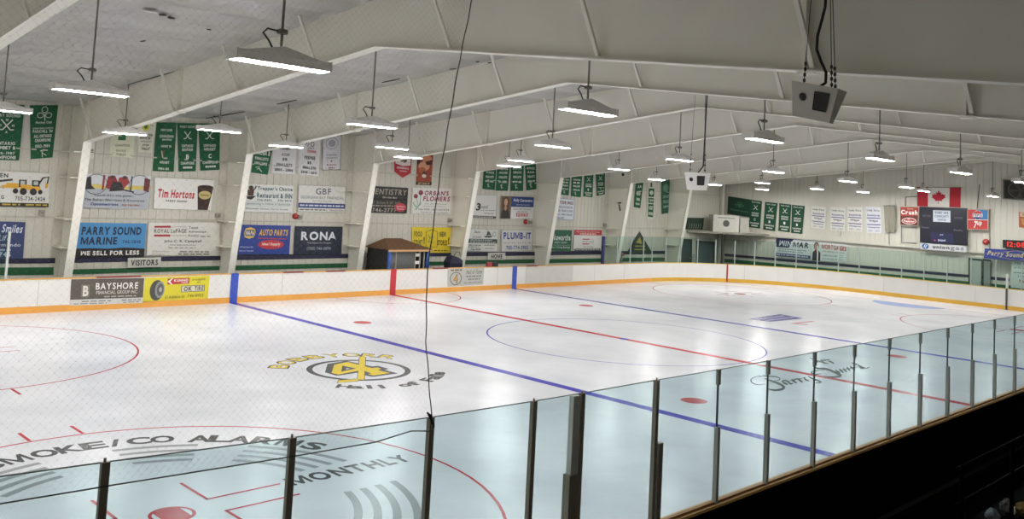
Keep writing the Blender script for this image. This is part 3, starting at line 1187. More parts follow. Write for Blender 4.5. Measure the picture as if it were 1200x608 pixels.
for i, (x, y) in enumerate(path[1:]):
    MB().box((x - 0.025, y - 0.025, BH + 0.001), (x + 0.025, y + 0.025, ft - 0.08)).build('post', mat('#a9b3ad', 0.45), fgl)
p0 = path[0]
pp = MB().lathe((p0[0], p0[1], 0), [(0.09, BH), (0.10, BH + 0.05), (0.10, ft - 0.05), (0.07, ft)], 'z', 12)
tag(pp.build('padded_post', mat('#2b3263', 0.7), fgl), 'dark blue padding')
# short run of glass by the left bench
lg = empty('glass_shield', (-15.9, W_ + 0.06, BH), 'short glass panel with a pale end post on the far boards at the left edge', 'glass barrier')
for k in range(3):
    x = -15.27 - 1.22 * k
    MB().box((x - 0.035, W_ + 0.03, BH + 0.001), (x + 0.035, W_ + 0.09, ft + 0.0)).build('post', mat('#c4c6c0', 0.45), lg)
    MB().box((x - 1.19, W_ + 0.054, BH), (x - 0.03, W_ + 0.066, ft)).build('glass_pane', GLF, lg)

# ------------------------------------------------------------- safety net
NETM = mat('#8f8d86', 0.7)
ZB, NX0, NX1, ZT = 2.62, -26.5, -19.2, 7.1
pitch = 0.058
nb = MB()
yN = -12.905
edge = [(-19.19, 2.70), (-19.30, 3.34), (-19.33, 3.9), (-19.25, 4.75), (-19.12, 5.63), (-18.98, 6.4), (-18.9, 7.2)]


def edge_x(z):
    for (xa, za), (xb, zb) in zip(edge[:-1], edge[1:]):
        if za <= z <= zb:
            return xa + (xb - xa) * (z - za) / (zb - za)
    return edge[0][0] if z < edge[0][1] else edge[-1][0]


def strand(a, b, y, r):
    a, b = Vector((a[0], y, a[1])), Vector((b[0], y, b[1]))
    d = (b - a).normalized()
    n1 = Vector((-d.z, 0, d.x)) * r
    n2 = Vector((0, 1, 0)) * r
    vs = []
    for p in (a, b):
        vs += [p + n1, p - n1 * 0.5 + n2 * 0.87, p - n1 * 0.5 - n2 * 0.87]
    nb.add(vs, [(0, 1, 4, 3), (1, 2, 5, 4), (2, 0, 3, 5)])


span = ZT - ZB
c0 = NX0 - span
k = 0
while c0 + k * pitch < -18.8 + span:
    x0 = c0 + k * pitch
    k += 1
    for sgn in (1, -1):
        # line x = xb + sgn*(z-ZB) for rising; starts at bottom x0 (sgn 1) or x0 (sgn -1)
        za, zb_ = ZB, ZT
        # clip on left
        if sgn == 1:
            if x0 < NX0:
                za = ZB + (NX0 - x0)
            if za >= ZT:
                continue
            # right edge by search
            z = za
            zt = za
            while z < ZT and x0 + (z - ZB) < edge_x(z):
                zt = z
                z += 0.02
            zb_ = zt
            if zb_ - za < 0.05:
                continue
            strand((x0 + za - ZB, za), (x0 + zb_ - ZB, zb_), yN, 0.00022)
        else:
            zt = min(ZT, ZB + (x0 - NX0))
            if zt <= ZB:
                continue
            z = zt
            if x0 - (zt - ZB) > edge_x(zt):
                continue
            zl = zt
            while z > ZB and x0 - (z - ZB) < edge_x(z):
                zl = z
                z -= 0.02
            if zt - zl < 0.05:
                continue
            strand((x0 - (zt - ZB), zt), (x0 - (zl - ZB), zl), yN + 0.003, 0.00022)
kn = 0.0018
nz = int((ZT - ZB) / (pitch / 2)) + 1
for j in range(nz):
    z = ZB + j * pitch / 2
    for i in range(int((NX1 + 0.4 - NX0) / pitch) + 1):
        x = c0 + math.ceil((NX0 - c0) / pitch) * pitch + i * pitch + (pitch / 2 if j % 2 else 0)
        if x > edge_x(z) - .01:
            continue
        nb.add([(x, yN, z + kn), (x + kn, yN - kn, z), (x - kn, yN - kn, z), (x, yN + kn, z), (x, yN, z - kn)], [(0, 2, 1), (0, 1, 3), (0, 3, 2), (4, 1, 2), (4, 3, 1), (4, 2, 3)])
net = empty('safety_net', (-20.5, yN, ZB), 'fine mesh protective net hung above the near glass on the left', 'net')
nb.build('mesh', NETM, net)
pts = []
for i in range(60):
    z = 2.66 + (7.15 - 2.66) * i / 59
    pts.append((edge_x(z) + 0.004 * math.sin(i * 1.3), yN, z))
MB().tube(pts, 0.0048, 5).build('edge_cord', mat('#2f2e2b', 0.8), net)
b = MB().tube([(-26.5, yN, 2.74), (-21.76, yN, 2.645), (-20.42, yN, 2.61), (-19.75, yN, 2.60), (-19.4, yN, 2.635), (-19.17, yN, 2.6)], 0.005, 5)
b.build('bottom_cable', mat('#4a5150', 0.6), net)
ty = MB().tube([(-19.19, yN, 2.72), (-19.24, yN, 2.76), (-19.17, yN, 2.66), (-19.14, yN + .03, 2.62)], 0.009, 5)
ty.build('tie', mat('#2f2e2b', 0.8), net)

# ------------------------------------------------------------- signs, far wall
WH, BK, RD = '#e6e3dc', '#23211f', '#b03138'
sign('advert_sign', [(-34, 198.3), (58.2, 203.4), (56.7, 242.6), (-36, 241.2)], '#dddbd6', [
    RB(0, .89, 1, 1, '#26231c', 'lower_strip'), LN(.4, .92, .63, .965, '#b9a23c'), LN(.7, .92, .98, .965, '#b9a23c'),
    T('705-734-2424', .56, .70, .95, .83, '#3a3936', 0), T('OBERG', .22, .68, .42, .79, '#3a3936', 1), T('REN', .30, .06, .46, .18, '#3a3936', 1),
    PG([(.22, .30), (.52, .20), (.52, .26), (.22, .36)], '#3a3936', 'lettering'), T('Excavating', .2, .42, .42, .5, '#6c6a64', 0, .3),
    # two yellow loaders back to back
    RB(.44, .33, .60, .47, '#dca52e', 'machine_body'), PG([(.38, .40), (.5, .36), (.5, .47), (.39, .47)], '#dca52e', 'machine_body'), RB(.60, .22, .70, .44, '#2f2b25', 'machine_cab'), RB(.62, .25, .68, .36, '#b9bfc0', 'machine_window'),
    RB(.62, .36, .76, .50, '#dca52e', 'machine_body'), RB(.77, .22, .87, .44, '#2f2b25', 'machine_cab'), RB(.79, .25, .85, .36, '#b9bfc0', 'machine_window'), RB(.74, .40, .88, .52, '#dca52e', 'machine_body'),
    EL(.56, .55, .035, .075, '#262320', 'machine_wheel'), EL(.66, .56, .045, .1, '#262320', 'machine_wheel'), EL(.79, .56, .045, .1, '#262320', 'machine_wheel'), EL(.88, .56, .03, .07, '#262320', 'machine_wheel'),
    ST([(.86, .32), (.91, .14), (.985, .10), (.97, .32)], .022, '#2f2b25', 'machine_arm', 2.2), PG([(.945, .3), (.985, .3), (.98, .42), (.94, .44)], '#dca52e', 'machine_bucket')],
    'white sign with two yellow diggers above a phone number, at the left edge', 'sign')
sign('advert_sign', [(-40, 258), (29.8, 260.3), (27, 303), (-43, 303)], '#33406e', [
    T('Smiles', .6, .07, .96, .3, '#dfe2ee', 0, .3), T('for', .3, .12, .5, .28, '#dfe2ee', 0, .3), T('Life', .55, .36, .75, .52, '#dfe2ee', 0, .3), T('Dr. Raymundo', .2, .58, .94, .7, '#d3d7e6', 0), LN(.3, .74, .8, .79, '#b3b9d0'), T('746', .58, .82, .78, .95, '#d3d7e6', 1)],
    'blue sign with white script, behind the pale glass post at the left edge', 'sign')
sign('advert_sign', [(97, 203), (177.3, 206.5), (173.5, 245), (91.5, 243.4)], '#b4b9bf', [
    RB(0, 0, 1, .38, '#d9dade', 'picture'), RB(.0, .30, 1, .42, '#d8c46a', 'picture_boards'), RB(.28, .02, .72, .34, '#cfd3d8', 'picture_net'), RB(.29, .02, .32, .46, '#9b3438', 'picture_post'), RB(.70, .02, .72, .46, '#3d3a3a', 'picture_post'),
    PG([(.36, .05), (.46, .03), (.52, .25), (.44, .45), (.34, .40)], '#8e2f35', 'picture_player'), PG([(.52, .08), (.64, .04), (.68, .22), (.6, .42), (.5, .36)], '#a03a3c', 'picture_player'), PG([(.44, .2), (.56, .22), (.62, .46), (.4, .5)], '#34302f', 'picture_player'), EL(.42, .07, .03, .05, '#4b3a33', 'picture_helmet'), EL(.6, .07, .03, .05, '#4b3a33', 'picture_helmet'),
    PG([(.03, .12), (.12, .08), (.14, .34), (.2, .44), (.06, .46)], '#2f2d2d', 'picture_player'), PG([(.9, .06), (.99, .1), (.98, .5), (.9, .44)], '#6b2d30', 'picture_player'), ST([(.5, .3), (.6, .44), (.76, .5)], .02, '#4a3c34', 'picture_stick', 2.1),
    RING(.2, .3, .16, .3, .008, '#555459', 'picture_lens', asp=2), RING(.83, .28, .16, .3, .008, '#555459', 'picture_lens', asp=2),
    T('Catch ALL the game...', .2, .58, .78, .67, '#5a5c63', 0), T('The Baker, Morrison & Associates', .07, .71, .93, .8, '#5a5c63', 0), T('Optometrists', .16, .84, .55, .94, '#3e4a86', 1), T('705-746-9941', .6, .86, .86, .93, '#a8484c', 0)],
    'wide pale sign with a hockey goal-mouth picture seen through round spectacles', 'sign')
sign('advert_sign', [(182, 208), (251, 211.3), (247, 246.6), (180, 244.2)], '#e9e7e2', [
    T('Tim Hortons', .06, .36, .68, .64, '#b8232f', 1, .18), T('PARRY SOUND', .2, .70, .56, .77, '#5a4a45', 1),
    PG([(.72, .24), (1.0, .24), (.94, .99), (.76, .99)], '#3b2420', 'cup'), EL(.86, .24, .14, .07, '#5a3a30', 'cup_rim'), EL(.86, .24, .115, .05, '#2c1813', 'cup_coffee'), EL(.86, .5, .11, .14, '#c9b878', 'cup_badge'), T('Tim Hortons', .78, .46, .94, .54, '#5a2a22', 1, .15, 'cup_lettering')],
    'white sign with red script lettering and a brown coffee cup', 'sign')
sign('advert_sign', [(91.6, 260.8), (171.7, 261.8), (168.8, 300.6), (87.3, 302)], '#4b8fc4', [
    RB(0, .76, 1, 1, '#231f1e', 'lower_strip'), PG([(0, .8), (0, .74), (.2, .73), (.45, .75), (.7, .72), (1, .76), (1, .82)], '#231f1e', 'lower_strip'),
    T('PARRY SOUND', .06, .11, .93, .35, '#1f2b44', 1, .05), T('MARINE', .06, .41, .58, .63, '#1f2b44', 1, .05), T('746-5848', .66, .5, .93, .6, '#2c3b5a', 0), T('WE SELL FOR LESS', .08, .81, .92, .94, '#efede6', 1)],
    'bright blue sign with dark block letters over a black strip', 'sign')
sign('advert_sign', [(174.3, 261.2), (257.8, 260.6), (256, 299.8), (171.8, 299)], '#dedbd3', [
    RB(.08, .09, .30, .15, '#a8252e', 'red_bar'), RB(.31, .1, .52, .14, '#c9c5bc', 'grey_bar'), RB(.08, .36, .30, .42, '#a8252e', 'red_bar'), RB(.31, .37, .52, .41, '#c9c5bc', 'grey_bar'), T('ROYAL LePAGE', .08, .19, .52, .31, '#3a3835', 0),
    T('Team', .55, .11, .68, .19, '#5a574f', 0), T('Advantage', .55, .24, .8, .32, '#5a574f', 0), T('Realty', .55, .36, .7, .44, '#5a574f', 0), LN(.72, .40, .86, .43, '#8b877e'),
    T('John C. R. Campbell', .22, .52, .74, .62, '#4a4841', 0), T('Sales Representative', .3, .65, .66, .71, '#77736a', 0), LN(.28, .75, .66, .78, '#99958b'),
    T('23 James Street', .07, .86, .3, .91, '#77736a', 0, .1), T('Parry Sound', .07, .94, .24, .98, '#77736a', 0, .1), LN(.44, .86, .86, .9, '#8b877e'), LN(.42, .93, .86, .97, '#8b877e')],
    'cream estate agent sign with two red bars above a typed name', 'sign')
sign('bench_sign', [(150, 302.2), (188.8, 301.4), (188.2, 312.5), (149.6, 313.8)], '#cfccc3', [T('VISITORS', .09, .22, .91, .82, '#33322f', 1)],
     'small white board reading VISITORS over the wall stripes', 'sign', wall=(1, 15.14))
sign('advert_sign', [(283, 215.2), (344, 217.9), (342.6, 249.3), (281, 247.6)], '#dfe0dc', [
    T('Trapper\'s Choice', .30, .06, .98, .24, '#2f5a60', 1), T('Restaurant & INN', .30, .30, .98, .48, '#2f5a60', 1), T('746-9491', .3, .52, .58, .60, '#56676a', 1), T('746-9012', .7, .52, .97, .60, '#56676a', 1),
    RING(.53, .71, .45, .09, .004, '#6d8f95', 'outline', asp=2), T('specializing in STEAK & SEAFOOD', .12, .67, .95, .76, '#4f6d72', 0, .2), T('50 Joseph Street, Parry Sound', .1, .85, .9, .93, '#4f5a5b', 0),
    EL(.18, .13, .045, .08, '#3a3028', 'trapper_figure'), PG([(.12, .2), (.24, .2), (.23, .42), (.12, .42)], '#4a3524', 'trapper_figure'), PG([(.1, .44), (.28, .42), (.2, .56), (.12, .54)], '#2b2521', 'trapper_figure'), ST([(.2, .24), (.26, .14), (.27, .05)], .025, '#4a3524', 'trapper_figure', 2)],
    'white sign with teal old-style lettering and a small trapper figure', 'sign')
sign('advert_sign', [(350, 216.4), (405.3, 218.4), (404.4, 249.2), (348.7, 247.8)], '#dbd9d4', [
    T('GBF', .36, .10, .68, .34, '#55566a', 0), T('GEORGIAN BAY FINANCIAL', .05, .40, .96, .51, '#7f8088', 0), T('INCORPORATED', .3, .56, .7, .61, '#9a9aa0', 0), RB(0, .67, 1, .85, '#2e3e78', 'blue_strip'), LN(.04, .73, .96, .79, '#cfd4e4', 'strip_lettering'),
    LN(.04, .90, .6, .94, '#5f605f'), T('866-622-4520', .66, .89, .96, .95, '#5f605f', 0)],
    'white framed sign with large thin initials and a blue strip near its foot', 'sign', frame=('#9a9992', .008))
sign('advert_sign', [(282, 263.2), (340.9, 264.4), (339, 298), (276.5, 298)], '#2b4290', [
    PG([(.11, .12), (.20, .08), (.29, .14), (.305, .28), (.28, .42), (.2, .47), (.11, .42), (.09, .27)], '#e2c25a', 'hexagon'), PG([(.12, .17), (.28, .17), (.29, .28), (.28, .38), (.12, .38), (.105, .28)], '#27407f', 'hexagon_band'), T('NAPA', .125, .2, .28, .35, '#e9e0c0', 1, part='hexagon_lettering'),
    T('AUTO PARTS', .37, .14, .95, .36, '#e0b44a', 1, .22), PG([(.36, .43), (.93, .45), (.91, .48), (.37, .46)], '#b8434a', 'underline'), EL(.63, .66, .25, .16, '#c03a44', 'oval'), T('Ideal Supply', .45, .59, .81, .72, '#f0d9c9', 1, .2, 'oval_lettering'),
    T('65 James St.', .05, .72, .3, .79, '#d2d8ea', 0, .1), T('Parry Sound', .05, .85, .3, .92, '#d2d8ea', 0, .1)],
    'royal blue sign with a yellow hexagon and a red oval', 'sign')
sign('advert_sign', [(346, 264.9), (401.6, 265.6), (400, 297.4), (344.2, 297.9)], '#232b3b', [
    T('RONA', .13, .19, .87, .5, '#dfe3e6', 1), PG([(.83, .42), (.87, .5), (.79, .5)], '#232b3b', 'notch'), T('The How-To People', .26, .56, .76, .65, '#aab2ba', 0), T('(705) 746-5894', .26, .74, .76, .88, '#aab2ba', 0, .1)],
    'dark navy sign with wide white capitals', 'sign')
sign('advert_sign', [(433, 217.7), (478.5, 220.2), (476.8, 250.1), (430, 249)], '#2a2825', [
    T('DENTISTRY', .03, .08, .97, .30, '#a39b90', 0, .1), T('On the Bay', .35, .37, .72, .46, '#c9c2b4', 0, .2), RB(.1, .44, .96, .5, '#141312', 'strip'), T('Dr. Brown & Dr. Hall', .08, .55, .8, .66, '#8a8378', 0), LN(.1, .7, .7, .76, '#8a8378'),
    T('746-2777', .12, .82, .72, .96, '#b4ada1', 0), EL(.82, .77, .15, .17, '#b83a46', 'red_burst', 14), T('New Patients', .72, .70, .93, .77, '#e7c9c9', 0, part='burst_lettering'), T('Welcome', .74, .80, .91, .86, '#e7c9c9', 0, part='burst_lettering')],
    'black sign with grey lettering and a red burst in its corner', 'sign')
sign('advert_sign', [(483.9, 219.7), (529.2, 221), (527.7, 250.8), (482, 250)], '#dcdad3', [
    T('ORBAN\'S', .30, .10, .93, .29, '#8a3150', 1, .12), T('FLOWERS', .27, .32, .97, .51, '#8a3150', 1, .12), T('For the Difference', .33, .59, .88, .64, '#6f7f86', 0), T('Experience Makes!', .3, .69, .85, .74, '#6f7f86', 0), T('746-9704', .16, .80, .45, .87, '#5a5560', 0), T('1-800-263-0204', .5, .80, .95, .87, '#5a5560', 0), T('9 James St., Parry Sound', .22, .92, .9, .98, '#6f6a70', 0),
    ST([(.1, .85), (.14, .6), (.09, .35)], .016, '#6da08c', 'flower_stem', 1.5), ST([(.12, .85), (.2, .55), (.2, .2)], .016, '#6da08c', 'flower_stem', 1.5), ST([(.11, .75), (.02, .6), (.05, .55)], .02, '#6da08c', 'flower_leaf', 1.5), ST([(.14, .75), (.22, .62), (.19, .56)], .02, '#6da08c', 'flower_leaf', 1.5),
    EL(.08, .33, .055, .09, '#7a2f42', 'flower_head', 9), EL(.2, .19, .06, .1, '#7a2f42', 'flower_head', 9), EL(.065, .29, .03, .05, '#9a4a58', 'flower_petal', 8), EL(.185, .14, .03, .055, '#9a4a58', 'flower_petal', 8)],
    'white florist sign with purple lettering and two drawn carnations', 'sign')
sign('advert_sign', [(483, 265.8), (528.9, 266.6), (527.2, 296.3), (483, 295.7)], '#e0c62e', [
    T('FOOD', .05, .17, .25, .38, '#3a3a2c', 1), T('COURT', .04, .50, .26, .71, '#3a3a2c', 1), T('!', .285, .38, .315, .66, '#3a3a2c', 1), T('NEW', .70, .17, .86, .38, '#3a3a2c', 1), T('STORES', .65, .50, .91, .71, '#3a3a2c', 1), T('!', .93, .38, .96, .66, '#3a3a2c', 1),
    ST([(.35, .18), (.35, .78), (.64, .78), (.64, .18), (.5, .09), (.35, .18)], .014, '#6d6a2e', 'mall_outline', 1.6), ST([(.4, .3), (.45, .45), (.4, .6)], .02, '#7ba05a', 'mall_mark', 1.6), T('MALL', .41, .52, .59, .62, '#7ba05a', 0, part='mall_mark'), T('BAY', .43, .35, .57, .45, '#7ba05a', 0, part='mall_mark'), LN(.2, .89, .93, .94, '#7d762c')],
    'bright yellow sign with black lettering round a sketched outline', 'sign')
sign('advert_sign', [(556.5, 228), (582.5, 228.2), (581.1, 256.6), (551, 255.2)], '#d8d7d3', [
    T('3', .16, .36, .33, .68, '#2b2a29', 1), T('ound', .31, .44, .62, .58, '#4a4947', 0), LN(.36, .64, .95, .67, '#8a8985'), T('705-746-2112', .5, .75, .88, .82, '#6d6c69', 0), RB(0, .89, 1, 1, '#4b4b48', 'lower_strip'), LN(.1, .92, .9, .965, '#b5b4b0', 'strip_print')],
    'pale sign with a big black curly numeral and a dark foot strip', 'sign', frame=('#b1b0aa', .012))
sign('advert_sign', [(587.5, 229.5), (625.7, 231.2), (624.5, 256), (585.8, 256)], '#dcdbd8', [
    RB(.31, .0, 1, .47, '#2b4078', 'blue_field'), RB(0, 0, .31, 1, '#6d6048', 'portrait_ground'), PG([(.02, 1), (.05, .66), (.15, .55), (.25, .66), (.29, 1)], '#2d2a26', 'portrait_jacket'), EL(.145, .28, .095, .25, '#5c3526', 'portrait_hair'), EL(.145, .27, .055, .16, '#c39a80', 'portrait_face'), PG([(.12, .4), (.17, .4), (.18, .58), (.145, .66), (.11, .58)], '#b98e74', 'portrait_neck'), PG([(.05, .3), (.09, .22), (.085, .6), (.05, .62)], '#5c3526', 'portrait_hair'), PG([(.2, .22), (.24, .3), (.24, .62), (.2, .6)], '#5c3526', 'portrait_hair'),
    T('Holly Cascanette', .37, .09, .95, .27, '#e4e7ef', 1), T('Sales Representative', .46, .33, .88, .41, '#c4cadc', 0), T('Cell (705) 746-3636', .38, .53, .92, .62, '#5b626f', 0), LN(.5, .67, .8, .7, '#8c8f95'), T('RE/MAX', .47, .74, .84, .92, '#c23340', 1)],
    'sign with a long-haired portrait beside a blue panel and red capitals', 'sign')
sign('advert_sign', [(551, 267.6), (584.2, 268.6), (583, 294.8), (545.5, 294.2)], '#d3d5cf', [
    T('Sans', .16, .07, .36, .2, '#5a6a64', 0, .2), T('& Condos', .14, .31, .42, .41, '#5a6a64', 0, .2), RB(.02, .45, .97, .64, '#3c4a46', 'dark_strip'), LN(.08, .48, .8, .52, '#c4cbc5', 'strip_print'), LN(.08, .57, .92, .61, '#c4cbc5', 'strip_print'),
    LN(.06, .71, .45, .75, '#6b716c'), LN(.55, .7, .9, .74, '#6b716c'), LN(.06, .79, .4, .82, '#6b716c'), T('746-9330', .14, .87, .45, .96, '#3e4744', 1), LN(.58, .85, .88, .88, '#6b716c'), RING(.85, .22, .06, .1, .012, '#5a625d', asp=1.3),
    PG([(.58, .3), (.62, .06), (.7, .26)], '#3e4744', 'sailing_ship'), PG([(.5, .32), (.8, .3), (.74, .38), (.54, .38)], '#3e4744', 'sailing_ship'), PG([(.64, .28), (.66, .1), (.76, .27)], '#5a6a64', 'sailing_ship')],
    'pale sign with a small sailing ship drawing and a dark green-grey band', 'sign', frame=('#a9aaa4', .01))
sign('advert_sign', [(588, 269), (624.5, 269.4), (623.6, 294.2), (587.4, 294.8)], '#d2d1cd', [T('PLUMB-IT', .06, .12, .94, .44, '#2c3f8c', 1), RB(.06, .58, .94, .63, '#6b6a66', 'rule'), LN(.08, .585, .92, .625, '#d2d1cd', 'rule_print'), T('705-774-3902', .15, .73, .86, .92, '#4a5f97', 1)],
    'pale sign with tall blue capitals over a blue phone number', 'sign', frame=('#b0aea8', .012))
sign('bench_sign', [(572.2, 296.3), (592.4, 296), (592, 304.2), (571.7, 304.6)], '#cfcdc5', [T('HOME', .18, .2, .82, .82, '#33322f', 1)], 'small white board reading HOME over the wall stripes', 'sign', wall=(1, 15.14))
sign('advert_sign', [(651, 231.5), (673.6, 233.5), (672.3, 258.1), (646, 256.7)], '#cfd4da', [T('YOUR SMILE', .24, .12, .93, .27, '#7a3442', 1), T('HEALTH CENTRE', .24, .36, .9, .46, '#4a557a', 0), T('DR. TEAM CLOSES', .22, .53, .92, .63, '#4a557a', 0), T('ALL - PARRY SOUND', .2, .71, .92, .8, '#4a557a', 0), T('746-4291', .22, .87, .55, .95, '#4a557a', 1)],
    'pale blue-white sign cut off on the left by a steel column', 'sign', frame=('#8f98a6', .015))
sign('advert_sign', [(647, 269.3), (670.3, 269.6), (669.3, 293.8), (642, 293.7)], '#1f5a40', [T('kawartha', .17, .22, .94, .5, '#dfe6e0', 0), T('CREDIT UNION', .2, .56, .78, .65, '#c4d2c8', 0), RB(.12, .72, .94, .735, '#9fb8a8', 'rule'), T('Way of Doing Banking', .1, .78, .92, .9, '#c4d2c8', 0, .15)],
    'dark green sign with white lower-case lettering', 'sign')
sign('advert_sign', [(673, 269.2), (705.2, 269.7), (704.2, 293.8), (672.3, 293.7)], '#d9d7d3', [
    RB(0, 0, 1, .25, '#b5363b', 'red_header'), T('Team Advantage Realty Ltd. Brokerage', .08, .06, .92, .14, '#f0dcd8', 0, part='header_lettering'), LN(.2, .17, .8, .21, '#f0dcd8', 'header_lettering'), RB(.3, .42, .55, .47, '#a8363e', 'red_bar'), RB(.56, .43, .72, .46, '#b9b5b0', 'grey_bar'), T('ROYAL LePAGE', .3, .53, .72, .6, '#55524d', 0), RB(.3, .65, .55, .7, '#a8363e', 'red_bar'), RB(.56, .66, .72, .69, '#b9b5b0', 'grey_bar'), T('705-746-5844', .34, .78, .7, .85, '#7a7670', 0), RB(.02, .9, .97, 1, '#2a2a38', 'lower_strip'), LN(.06, .93, .93, .97, '#b9b5b5', 'strip_print')],
    'white sign with a red heading band, beside the blue padded post', 'sign')
c = [pt(u, v, 1, 15.16) for u, v in ((749.5, 271.6), (764, 296.5), (734.5, 296.5))]
mb = MB().prism([c[2], c[1], c[0]], (0, -0.03, 0))
tri = tag(mb.build('triangle_sign', mat('#2f3b36', 0.5)), 'dark triangular sign with a yellow peak, behind the far glass', 'sign')
q3 = lambda a, b, cc_: c[0] * a + c[1] * b + c[2] * cc_ + Vector((0, -0.034, 0))
MB().add([q3(.78, .11, .11), q3(.42, .38, .2), q3(.5, .1, .4)], [(2, 1, 0)]).build('yellow_peak', mat('#b9a544', 0.5), tri)
MB().add([q3(.36, .52, .12), q3(.3, .56, .14), q3(.3, .14, .56), q3(.36, .12, .52)], [(3, 2, 1, 0)]).build('lettering', mat('#a39a4c', 0.5), tri)
MB().add([q3(.2, .62, .18), q3(.14, .66, .2), q3(.14, .2, .66), q3(.2, .18, .62)], [(3, 2, 1, 0)]).build('lettering', mat('#a39a4c', 0.5), tri)

# ------------------------------------------------------------- banners, far wall
G1, G2, CR = '#1c5a38', '#1f6340', '#e4e6dc'
GRP = 'green championship banners'


def crossed(cx, cy, s, c=CR, asp=1.0):
    a = s
    return [ST([(cx - a, cy - a * asp), (cx + a * .7, cy + a * .75 * asp), (cx + a * 1.3, cy + a * .7 * asp)], .035, c, 'crossed_sticks', asp), ST([(cx + a, cy - a * asp), (cx - a * .7, cy + a * .75 * asp), (cx - a * 1.3, cy + a * .7 * asp)], .035, c, 'crossed_sticks', asp)]


def shamrock(cx, cy, s, c=CR, asp=1.0):
    return [RING(cx, cy - s * asp * .8, s * .6, s * asp * .6, .02, c, 'shamrock', 16, asp=asp), RING(cx - s * .8, cy + s * asp * .2, s * .65, s * asp * .5, .02, c, 'shamrock', 16, asp=asp), RING(cx + s * .8, cy + s * asp * .2, s * .65, s * asp * .5, .02, c, 'shamrock', 16, asp=asp), ST([(cx, cy), (cx + .02, cy + s * asp * 1.2)], .03, c, 'shamrock', asp)]


def sticks_banner(l1, l2, num, l3):
    return [T('PARRY SOUND', .14, .05, .86, .10, CR)] + crossed(.5, .26, .16, CR, .55) + [T(l1, .2, .44, .8, .50, CR, 1), T(l2, .22, .52, .78, .58, CR, 1), T(num, .42, .65, .58, .74, CR, 1), T(l3, .12, .80, .88, .86, CR, 1), LN(.25, .90, .78, .94, CR)]


def list_banner(a, b_, y_, mark=True):
    return [T(a, .15, .16, .85, .24, CR, 1), T(b_, .18, .30, .82, .38, CR, 1), T('FINALISTS', .18, .46, .82, .55, CR, 1), T(y_, .18, .64, .84, .72, CR, 1)] + ([ST([(.32, .80), (.5, .78), (.42, .86), (.56, .9)], .03, CR, 'club_mark', .6), ST([(.4, .78), (.42, .93)], .03, CR, 'club_mark', .6)] if mark else [])


banner('championship_banner', [(-12, 121), (29, 123), (22.5, 188), (-15, 187)], G1, [T('PARRY SOUND', .06, .17, .9, .23, CR)] + crossed(.52, .38, .17, CR, .62) + [T('M', .49, .26, .56, .3, CR, 1), T('O', .3, .36, .37, .4, CR, 1), T('H', .68, .36, .75, .4, CR, 1), T('A', .49, .48, .56, .52, CR, 1), T('ONTARIO', .2, .67, .82, .73, CR, 1), T('MIDGET B', .12, .75, .84, .81, CR, 1), T('1986-1987', .2, .85, .84, .9, CR), T('CHAMPIONS', .05, .92, .88, .98, CR, 1)],
       'green banner with crossed hockey sticks and letters, at the left edge of the far wall', group=GRP)
banner('championship_banner', [(35, 123.2), (68.3, 123.2), (61.6, 184.5), (36, 186.5)], G1, shamrock(.53, .17, .19, CR, .55) + [T('Hockey Club', .2, .30, .82, .36, CR, 0, .2), T('INTERNATIONAL SILVERSTICK', .1, .42, .9, .45, CR), T('PARKHILL \'84', .1, .46, .88, .52, CR), T('ALL ONTARIO', .14, .55, .86, .61, CR, 1), T('CHAMPIONS', .18, .63, .84, .69, CR, 1), T('1983-1984', .2, .74, .82, .80, CR), ST([(.42, .86), (.6, .84), (.5, .9), (.7, .95)], .025, CR, 'club_mark', .6), ST([(.48, .84), (.52, .98)], .025, CR, 'club_mark', .6)],
       'green banner with a white shamrock outline', group=GRP)
CRM = '#dcdcc4'
banner('pennant_banner', [(94, 150), (112, 148), (110, 186), (95, 187)], '#dddbd2', [T('M', .6, .35, .95, .45, '#3f3e3a', 1), T('E', .6, .70, .95, .8, '#3f3e3a', 1)], 'white banner mostly hidden behind the leftmost steel knee', group='white finalist banners')
banner('pennant_banner', [(131, 150.5), (158.5, 149.5), (156.5, 185), (128.5, 183)], CRM, [RB(.3, .1, .62, .42, '#2c6a42', 'green_emblem'), RB(.3, .22, .45, .28, CRM, 'emblem_gap'), T('CHAMPIONS', .2, .55, .8, .64, '#7a7a5e', 1), T('BARRIE', .26, .74, .66, .82, '#7a7a5e'), T('1978-79', .26, .87, .66, .95, '#7a7a5e')],
       'small cream banner with a green emblem, left of the stick banners', group='white finalist banners')
banner('pennant_banner', [(161.5, 141.5), (183, 142.5), (178.5, 179), (161.5, 178)], '#dedccb', [EL(.45, .18, .2, .13, '#d9c83c', 'round_emblem'), EL(.45, .18, .1, .07, '#3f7a3c', 'emblem_centre'), T('INTERN', .05, .1, .25, .16, '#5a7a50'), T('TIONAL', .68, .1, .9, .16, '#5a7a50'), T('SILVER', .2, .4, .9, .48, '#4a4a40', 1), T('STICK', .14, .5, .8, .58, '#2f2f2a', 1), T('HOCKEY', .2, .62, .84, .68, '#5a7a50'), T('STEP', .3, .74, .72, .80, '#2f2f2a', 1), T('FINALIST', .24, .84, .8, .93, '#2f2f2a', 1)],
       'white banner with a yellow and green disc beside the first dark green banner', group='white finalist banners')
